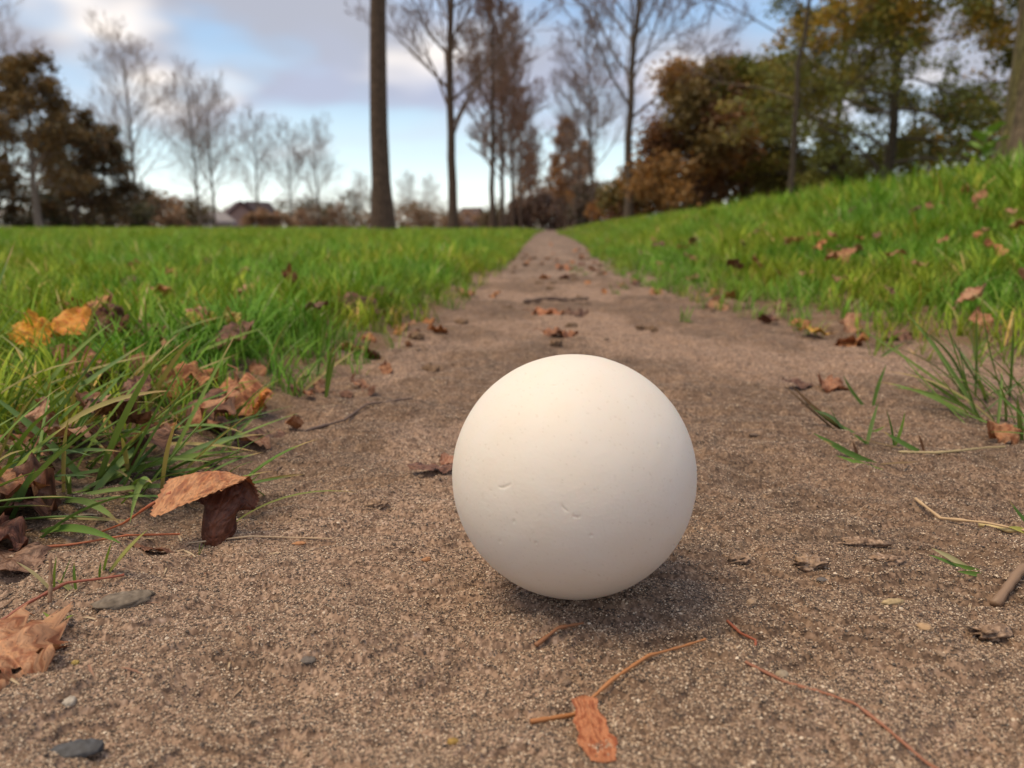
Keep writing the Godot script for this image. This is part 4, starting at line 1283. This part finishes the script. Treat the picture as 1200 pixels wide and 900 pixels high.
	# ---- stones
	for e in [["stone", "smooth grey brown flat stone embedded in the path, lower left", -0.1175, -0.2155, Vector3(0.0165, 0.004, 0.009), Color(0.25, 0.20, 0.155), 0.45], ["stone", "dark grey flat stone embedded near the bottom left", -0.0990, -0.1545, Vector3(0.0120, 0.003, 0.006), Color(0.10, 0.105, 0.115), 0.2], ["pebble", "round white pebble near the bottom left", -0.1075, -0.1680, Vector3(0.0030, 0.0024, 0.0030), Color(0.60, 0.54, 0.46), 0.0], ["pebble", "tiny yellow pebble beside the dark grey stone", -0.0988, -0.1590, Vector3(0.0028, 0.002, 0.0022), Color(0.62, 0.44, 0.14), 0.0], ["pebble", "yellow speck of leaf stone beside the weathered tan leaf", -0.1175, -0.1880, Vector3(0.0020, 0.0016, 0.0018), Color(0.62, 0.46, 0.14), 0.0], ["pebble", "pale round pebble right of the ball's shadow", 0.0748, -0.2220, Vector3(0.0030, 0.0022, 0.0030), Color(0.60, 0.42, 0.28), 0.0], ["pebble", "oblong pale pebble right of the orange stalk", 0.0705, -0.1820, Vector3(0.0042, 0.0026, 0.0032), Color(0.46, 0.38, 0.28), 0.5], ["pebble", "flat cream chip on the sand at the right", 0.1160, -0.2168, Vector3(0.0075, 0.0018, 0.0028), Color(0.60, 0.46, 0.26), 0.2], ["pebble", "square peach chip near the lower right", 0.1155, -0.1975, Vector3(0.0038, 0.0018, 0.0040), Color(0.62, 0.42, 0.25), 0.4], ["pebble", "ochre grain below the tongue shaped leaf's left", -0.0135, -0.1555, Vector3(0.0026, 0.0014, 0.0020), Color(0.50, 0.32, 0.08), 0.0], ["pebble", "orange chip on the sand left of the ball", -0.0300, -0.2520, Vector3(0.0036, 0.0016, 0.0024), Color(0.56, 0.28, 0.14), 0.6], ["pebble", "dark grey pebble sunk in sand at the left below the ball", -0.0555, -0.1905, Vector3(0.0042, 0.0014, 0.0032), Color(0.20, 0.175, 0.16), 0.1], ["pebble", "orange wood chip right of the standing leaf's foot", -0.0800, -0.2720, Vector3(0.0052, 0.0014, 0.0022), Color(0.62, 0.30, 0.14), 0.1], ["pebble", "blue grey pebble at the right of the sand", 0.1040, -0.2400, Vector3(0.0036, 0.0014, 0.0028), Color(0.20, 0.18, 0.17), 0.0]]:
		var o := obj(e[0], stone_shape(e[4], int(e[2] * 10000.0) + 9000, e[5]), M.stone)
		o.position = spot(e[2], e[3], e[4].y * 0.12)
		o.rotation.y = e[6]
		tag(o, e[1], e[0])
	# ---- clods of soil
	for e in [["crumbly soil clod with a dark hollow, right of the ball", 0.1035, -0.2480, Vector3(0.0105, 0.005, 0.006)], ["small soil clod left of the crumbly one, right of the ball", 0.0800, -0.2560, Vector3(0.010, 0.0036, 0.005)], ["upturned soil clod near the lower right edge", 0.1375, -0.2020, Vector3(0.010, 0.0040, 0.006)], ["flat soil crust flake right of the crumbly clod", 0.1290, -0.2475, Vector3(0.013, 0.0034, 0.006)], ["raised soil crust ridge on the sand at the right", 0.1330, -0.2760, Vector3(0.018, 0.0040, 0.006)], ["dark soil clod on the sand left of the ball", -0.0560, -0.3050, Vector3(0.008, 0.0035, 0.005)]]:
		var o := obj("soil_clod", stone_shape(e[3], int(e[1] * 10000.0) + 500, Color(0.50, 0.38, 0.295), 1.0), M.sand)
		o.position = spot(e[1], e[2], e[3].y * 0.22)
		tag(o, e[0], "clod")
	var lump := stone_shape(Vector3(1.0, 0.5, 0.7), 97, Color(0.30, 0.21, 0.145), 0.8)
	for k in 34:
		var d := rng.randf_range(0.6, 3.2)
		var o := obj("soil_lump", lump, M.sand)
		var x := lerpf(edge_l(d), edge_r(d), rng.randf())
		o.position = spot(x, -d, 0.001)
		o.rotation.y = rng.randf() * TAU
		o.scale = Vector3.ONE * rng.randf_range(0.008, 0.02)
		tag(o, "flat brown lump of soil on the blurred path " + ["near the left grass", "in the middle", "towards the right bank"][int(clampf((x - edge_l(d)) / (edge_r(d) - edge_l(d)) * 3.0, 0.0, 2.0))], "clod", "soil lumps on the path behind the ball")
	for k in 9:
		var d := rng.randf_range(0.75, 2.6)
		var list := []
		for j in 7:
			list.append([rng.randfn(0, 0.006), rng.randfn(0, 0.006), rng.randf_range(0.2, 1.1), rng.randf() * TAU, rng.randf_range(0.012, 0.03), 0.0026, 0.4, Color(0.16, 0.25, 0.05)])
		tuft("weed_tuft", "tiny green grass tuft growing out of the sand on the far part of the path", "grass tuft", lerpf(edge_l(d), edge_r(d), 0.55 + 0.45 * rng.randf()), -d, list, "tiny tufts on the path")
	var crumbs := [stone_shape(Vector3.ONE, 91, Color(0.30, 0.21, 0.15)), stone_shape(Vector3.ONE, 92, Color(0.46, 0.33, 0.24)), stone_shape(Vector3.ONE, 93, Color(0.20, 0.145, 0.11))]
	for k in 70:
		var d := 0.17 * exp(rng.randf() * 2.3)
		var x := lerpf(maxf(edge_l(d), -0.7 * d), minf(edge_r(d), 0.7 * d), rng.randf())
		if Vector2(x - BALL_X, -d - BALL_Z).length() < 0.042:
			continue
		var o := obj("soil_crumb", crumbs[k % 3], M.stone)
		var s := rng.randf_range(0.0011, 0.0026) * (0.8 + d)
		o.position = spot(x, -d, s * 0.15)
		o.rotation.y = rng.randf() * TAU
		o.scale = Vector3(s * rng.randf_range(1.0, 2.0), s * 0.7, s)
		tag(o, "small dark crumb of soil lying loose on the sandy path", "crumb", "soil crumbs on the path")


# ------------------------------------------------------------------ single grass plants
func tuft(called: String, label: String, category: String, x: float, z: float, blades: Array, group := "") -> void:
	# blades: [dx, dz, lean, turn, length, width, droop, colour]
	var root := thing(called, label, category, spot(x, z, -0.001), 0.0, group)
	for b in blades:
		var s := Shape.new()
		var y := height(x + b[0], z + b[1]) - height(x, z)
		add_blade(s, Vector3(b[0], y, b[1]), b[2], b[3], b[4], b[5] * 0.95, b[6], b[7], 9, 0.5, rng.randfn(0.0, 0.36) + (0.75 if called == "grass_sprig" else 0.2) * signf(-cos(b[3]) + 0.001), 0.55 if called == "grass_clump" else 0.2)
		obj("blade", s.mesh(), M.blade, root)


func make_tufts() -> void:
	rng.seed = 801
	var g := [Color(0.10, 0.185, 0.04), Color(0.15, 0.25, 0.05), Color(0.18, 0.27, 0.09), Color(0.24, 0.32, 0.07), Color(0.13, 0.21, 0.08)]
	var straw := Color(0.44, 0.34, 0.16)
	var pick := func(dry): return straw.lerp(Color(0.3, 0.3, 0.1), rng.randf() * 0.6) if rng.randf() < dry else (g[rng.randi() % 5] as Color).lerp(g[rng.randi() % 5], 0.5)
	# the long-bladed clumps at the near left, blades lying over towards the path: turn 0 points right, PI/2 towards the camera
	var clumps := [
		["long bladed grass clump leaning over the soil at the left edge, nearest the camera", -0.215, -0.285, 22, 0.075, 0.2], ["grass clump with flattened blades behind the broad red brown leaf", -0.205, -0.335, 24, 0.085, 0.3],
		["grass clump spilling its blades towards the standing curled leaf", -0.170, -0.345, 20, 0.075, 0.1], ["thick grass clump at the left edge beside the hanging tan leaf", -0.285, -0.400, 22, 0.095, 0.1],
		["upright grass clump in front of the long folded brown leaf", -0.245, -0.455, 16, 0.080, 0.4], ["grass clump left of the flat dull brown leaf", -0.195, -0.425, 13, 0.070, 0.3],
		["tall dark grass clump at the left margin below the orange yellow leaves", -0.385, -0.530, 16, 0.110, 0.6], ["grass clump around the dark leaf in the left middle", -0.320, -0.560, 15, 0.090, 0.7],
		["low grass clump sprawling over the bare soil, frontmost at the left", -0.200, -0.262, 18, 0.070, 0.0], ["flattened grass clump between the soil and the dark brown leaf", -0.185, -0.308, 20, 0.075, 0.0],
		["sprawling grass clump behind the standing curled leaf", -0.155, -0.320, 16, 0.060, 0.0], ["dense grass clump at the left edge above the broad red brown leaf", -0.240, -0.318, 20, 0.085, 0.1],
		["flattened grass clump in front of the hanging tan leaf", -0.225, -0.385, 20, 0.085, 0.1],
		["grass clump left of the crumpled orange leaf", -0.245, -0.540, 14, 0.080, 0.7], ["low grass clump right of the crumpled orange leaf", -0.150, -0.520, 12, 0.055, 0.9],
	]
	for e in clumps:
		var list := []
		for k in e[3]:
			var turn := rng.randfn(0.25, 0.65) if rng.randf() < 0.72 else rng.randf() * TAU
			list.append([rng.randfn(0, 0.020), rng.randfn(0, 0.015), rng.randf_range(0.6, 1.45) - e[5] * 0.5, turn, e[4] * rng.randf_range(0.4, 1.05), rng.randf_range(0.0016, 0.0040), rng.randf_range(0.0, 0.8), pick.call(0.20)])
		tuft("grass_clump", e[0], "grass clump", e[1], e[2], list, "long grass clumps at the left edge")
	tuft("grass_plant", "single thin grass blade arching over the sand right of the standing leaf", "grass plant", -0.1120, -0.2900, [[0, 0, 0.95, -0.03, 0.055, 0.0011, 0.85, Color(0.20, 0.23, 0.07)], [0.001, 0.001, 0.9, 1.2, 0.017, 0.001, 1.2, Color(0.24, 0.25, 0.09)]])
	tuft("grass_plant", "broad green blade pointing up right behind the standing curled leaf", "grass plant", -0.128, -0.302, [[0, 0, 0.95, -0.25, 0.030, 0.0036, -0.15, g[1]]])
	# small sprouts on the soil at the lower left
	tuft("grass_sprout", "fresh green sprout with a pale dry leaf, lower left corner of the grass", "sprout", -0.1450, -0.2265, [[0, 0, 0.1, 0.0, 0.012, 0.0022, 0.1, g[3]], [0.001, 0, 0.45, 0.1, 0.013, 0.002, 0.0, g[2]], [-0.001, 0.001, 0.6, 3.0, 0.014, 0.0028, 0.2, Color(0.50, 0.42, 0.22)]])
	tuft("grass_sprout", "stubby green sprout between two others at the lower left", "sprout", -0.1375, -0.2255, [[0, 0, 0.02, 0.0, 0.011, 0.0024, 0.0, g[1]], [-0.001, 0, 0.9, 3.2, 0.007, 0.0022, 0.0, Color(0.40, 0.40, 0.16)]])
	tuft("grass_sprout", "green sprout with slanting blade right of the dry stem, lower left", "sprout", -0.1325, -0.2330, [[0, 0, 0.35, 0.2, 0.012, 0.0022, 0.0, g[3]], [0.002, 0.001, 0.7, 0.1, 0.022, 0.0034, 0.1, Color(0.32, 0.32, 0.10)], [0.0, 0.003, 0.15, 0.2, 0.007, 0.0014, 0.0, g[1]]])
	tuft("grass_sprout", "tiny bent green shoot above the weathered tan leaf", "sprout", -0.1340, -0.2080, [[0, 0, 0.9, 0.3, 0.009, 0.0015, 0.3, g[3]], [0, 0, 0.9, 3.4, 0.006, 0.0013, 0.0, g[3]]])
	tuft("grass_sprout", "tiny green shoot in front of the standing curled leaf", "sprout", -0.1130, -0.2600, [[0, 0, 0.1, 0.0, 0.006, 0.001, 0.1, g[3]], [0, 0, 0.4, 0.0, 0.006, 0.001, 0.1, g[2]]])
	# creeping plants on the sand at the right: blades point up left
	tuft("grass_sprig", "trodden grass sprig with brown tips pointing left, right of the ball", "grass sprig", 0.1960, -0.4250, [[0, 0, 1.15, 3.25, 0.036, 0.0040, -0.35, g[0]], [-0.004, 0, 1.0, 3.3, 0.044, 0.0034, -0.3, Color(0.15, 0.09, 0.045)], [-0.012, 0, 0.9, 3.4, 0.040, 0.003, -0.1, Color(0.18, 0.11, 0.06)], [-0.006, 0, 0.55, 3.0, 0.026, 0.003, 0.9, g[4]], [0.004, 0.001, 1.3, 0.2, 0.014, 0.0016, -0.5, g[1]], [-0.008, 0, 0.35, 3.2, 0.018, 0.0022, 0.3, g[0]]])
	tuft("grass_sprig", "low flattened grass sprig below the brown tipped one", "grass sprig", 0.1800, -0.3650, [[0, 0, 1.25, 3.4, 0.028, 0.0034, -0.2, g[0]], [-0.006, -0.008, 1.15, 3.5, 0.024, 0.0032, -0.1, g[0]], [0.001, 0.006, 1.3, 3.3, 0.024, 0.0030, -0.1, g[1]], [-0.006, -0.006, 0.3, 3.2, 0.012, 0.002, 0.1, Color(0.16, 0.08, 0.045)], [0, 0, 1.35, 0.5, 0.02, 0.0012, 0.0, Color(0.22, 0.15, 0.08)]])
	tuft("grass_sprig", "creeping grass runner with two upright shoots, right of the ball", "grass sprig", 0.2120, -0.3850, [[0, 0, 1.15, 3.3, 0.022, 0.0034, -0.2, g[0]], [-0.010, -0.008, 0.2, 3.0, 0.022, 0.0032, 0.2, g[0]], [-0.009, -0.008, 0.35, 0.0, 0.020, 0.0026, -0.4, g[1]], [-0.022, -0.012, 0.12, 0.0, 0.024, 0.0024, 0.1, g[2]], [-0.021, -0.012, 0.9, 3.2, 0.012, 0.002, 0.1, g[0]], [0.002, 0.0, 0.3, 3.0, 0.011, 0.0018, 0.2, Color(0.2, 0.1, 0.055)], [0, 0, 1.45, 3.6, 0.034, 0.0011, 0.0, Color(0.22, 0.16, 0.09)]])
	tuft("grass_sprig", "small grass sprig with two crossing blades above the runner", "grass sprig", 0.2350, -0.5000, [[0, 0, 0.8, 3.3, 0.026, 0.0026, -0.4, g[0]], [0.006, 0, 0.12, 0.0, 0.030, 0.0028, 0.2, g[0]]])
	tuft("grass_sprig", "flattened green sprig with dark underside at the right edge", "grass sprig", 0.1590, -0.2390, [[0, 0, 1.35, 3.1, 0.014, 0.0018, -0.2, g[1]], [-0.002, 0.002, 1.3, 2.8, 0.014, 0.0018, 0.0, g[1]], [-0.001, -0.010, 1.2, 3.6, 0.013, 0.0024, 0.1, g[0]], [-0.002, -0.006, 1.3, 4.2, 0.015, 0.002, 0.2, Color(0.34, 0.32, 0.18)]])
	tuft("grass_sprig", "dark green blade end entering at the right edge above the stick", "grass sprig", 0.1990, -0.2720, [[0, 0, 0.9, 3.3, 0.020, 0.0034, -0.4, g[0]], [-0.004, 0.0, 1.1, 2.9, 0.012, 0.0028, 0.2, Color(0.48, 0.46, 0.12)]])
	tuft("grass_sprig", "pale green seedling at the foot of the right bank by the yellow leaf", "grass sprig", 0.330, -0.700, [[0, 0, 0.3, 3.0, 0.030, 0.003, 0.2, g[3]], [0.004, 0, 0.2, 0.2, 0.026, 0.003, 0.2, g[3]], [0.008, 0.004, 0.8, 0.3, 0.026, 0.003, 0.3, g[2]]])
	# the clump at the right edge
	for e in [["large grass clump spreading its blades left over the sand at the right edge", 0.300, -0.450, 24, 0.075], ["grass clump behind the right edge clump, at the foot of the bank", 0.335, -0.520, 20, 0.085], ["drooping grass clump nearest the camera at the right edge", 0.300, -0.395, 14, 0.060]]:
		var list := []
		for k in e[3]:
			var turn := rng.randfn(3.25, 0.55) if rng.randf() < 0.75 else rng.randf() * TAU
			list.append([rng.randfn(0, 0.013), rng.randfn(0, 0.013), rng.randf_range(0.35, 1.2), turn, e[4] * rng.randf_range(0.55, 1.15), rng.randf_range(0.0018, 0.0033), rng.randf_range(-0.4, 0.9), pick.call(0.12)])
		tuft("grass_clump", e[0], "grass clump", e[1], e[2], list, "grass clumps at the right edge")
	# broad leaved weed before the thick trunk
	var at := spot(1.89, -3.2)
	var root := thing("nettle", "green broad leaved weed standing before the thick right trunk", "weed", at)
	obj("stem", stalk_shape([Vector3(0, -0.01, 0), Vector3(0.005, 0.11, 0), Vector3(-0.008, 0.235, 0.01)], 0.004, Color(0.14, 0.20, 0.06)).mesh(), M.stalk, root)
	for k in 12:
		var l := obj("leaf", leaf_shape({"length": 0.085, "width": 0.05, "across": 8.0, "along": -9.0, "ruffle": 0.006, "tint": Color(0.17, 0.27, 0.06), "seed": 95 + k % 3, "rows": 12, "cols": 8}).mesh(), M.blade, root)
		var an := k * 2.4
		l.position = Vector3(cos(an) * 0.045, 0.06 + k * 0.016, sin(an) * 0.045)
		l.rotation = Vector3(-0.4, PI / 2 - an, 0)
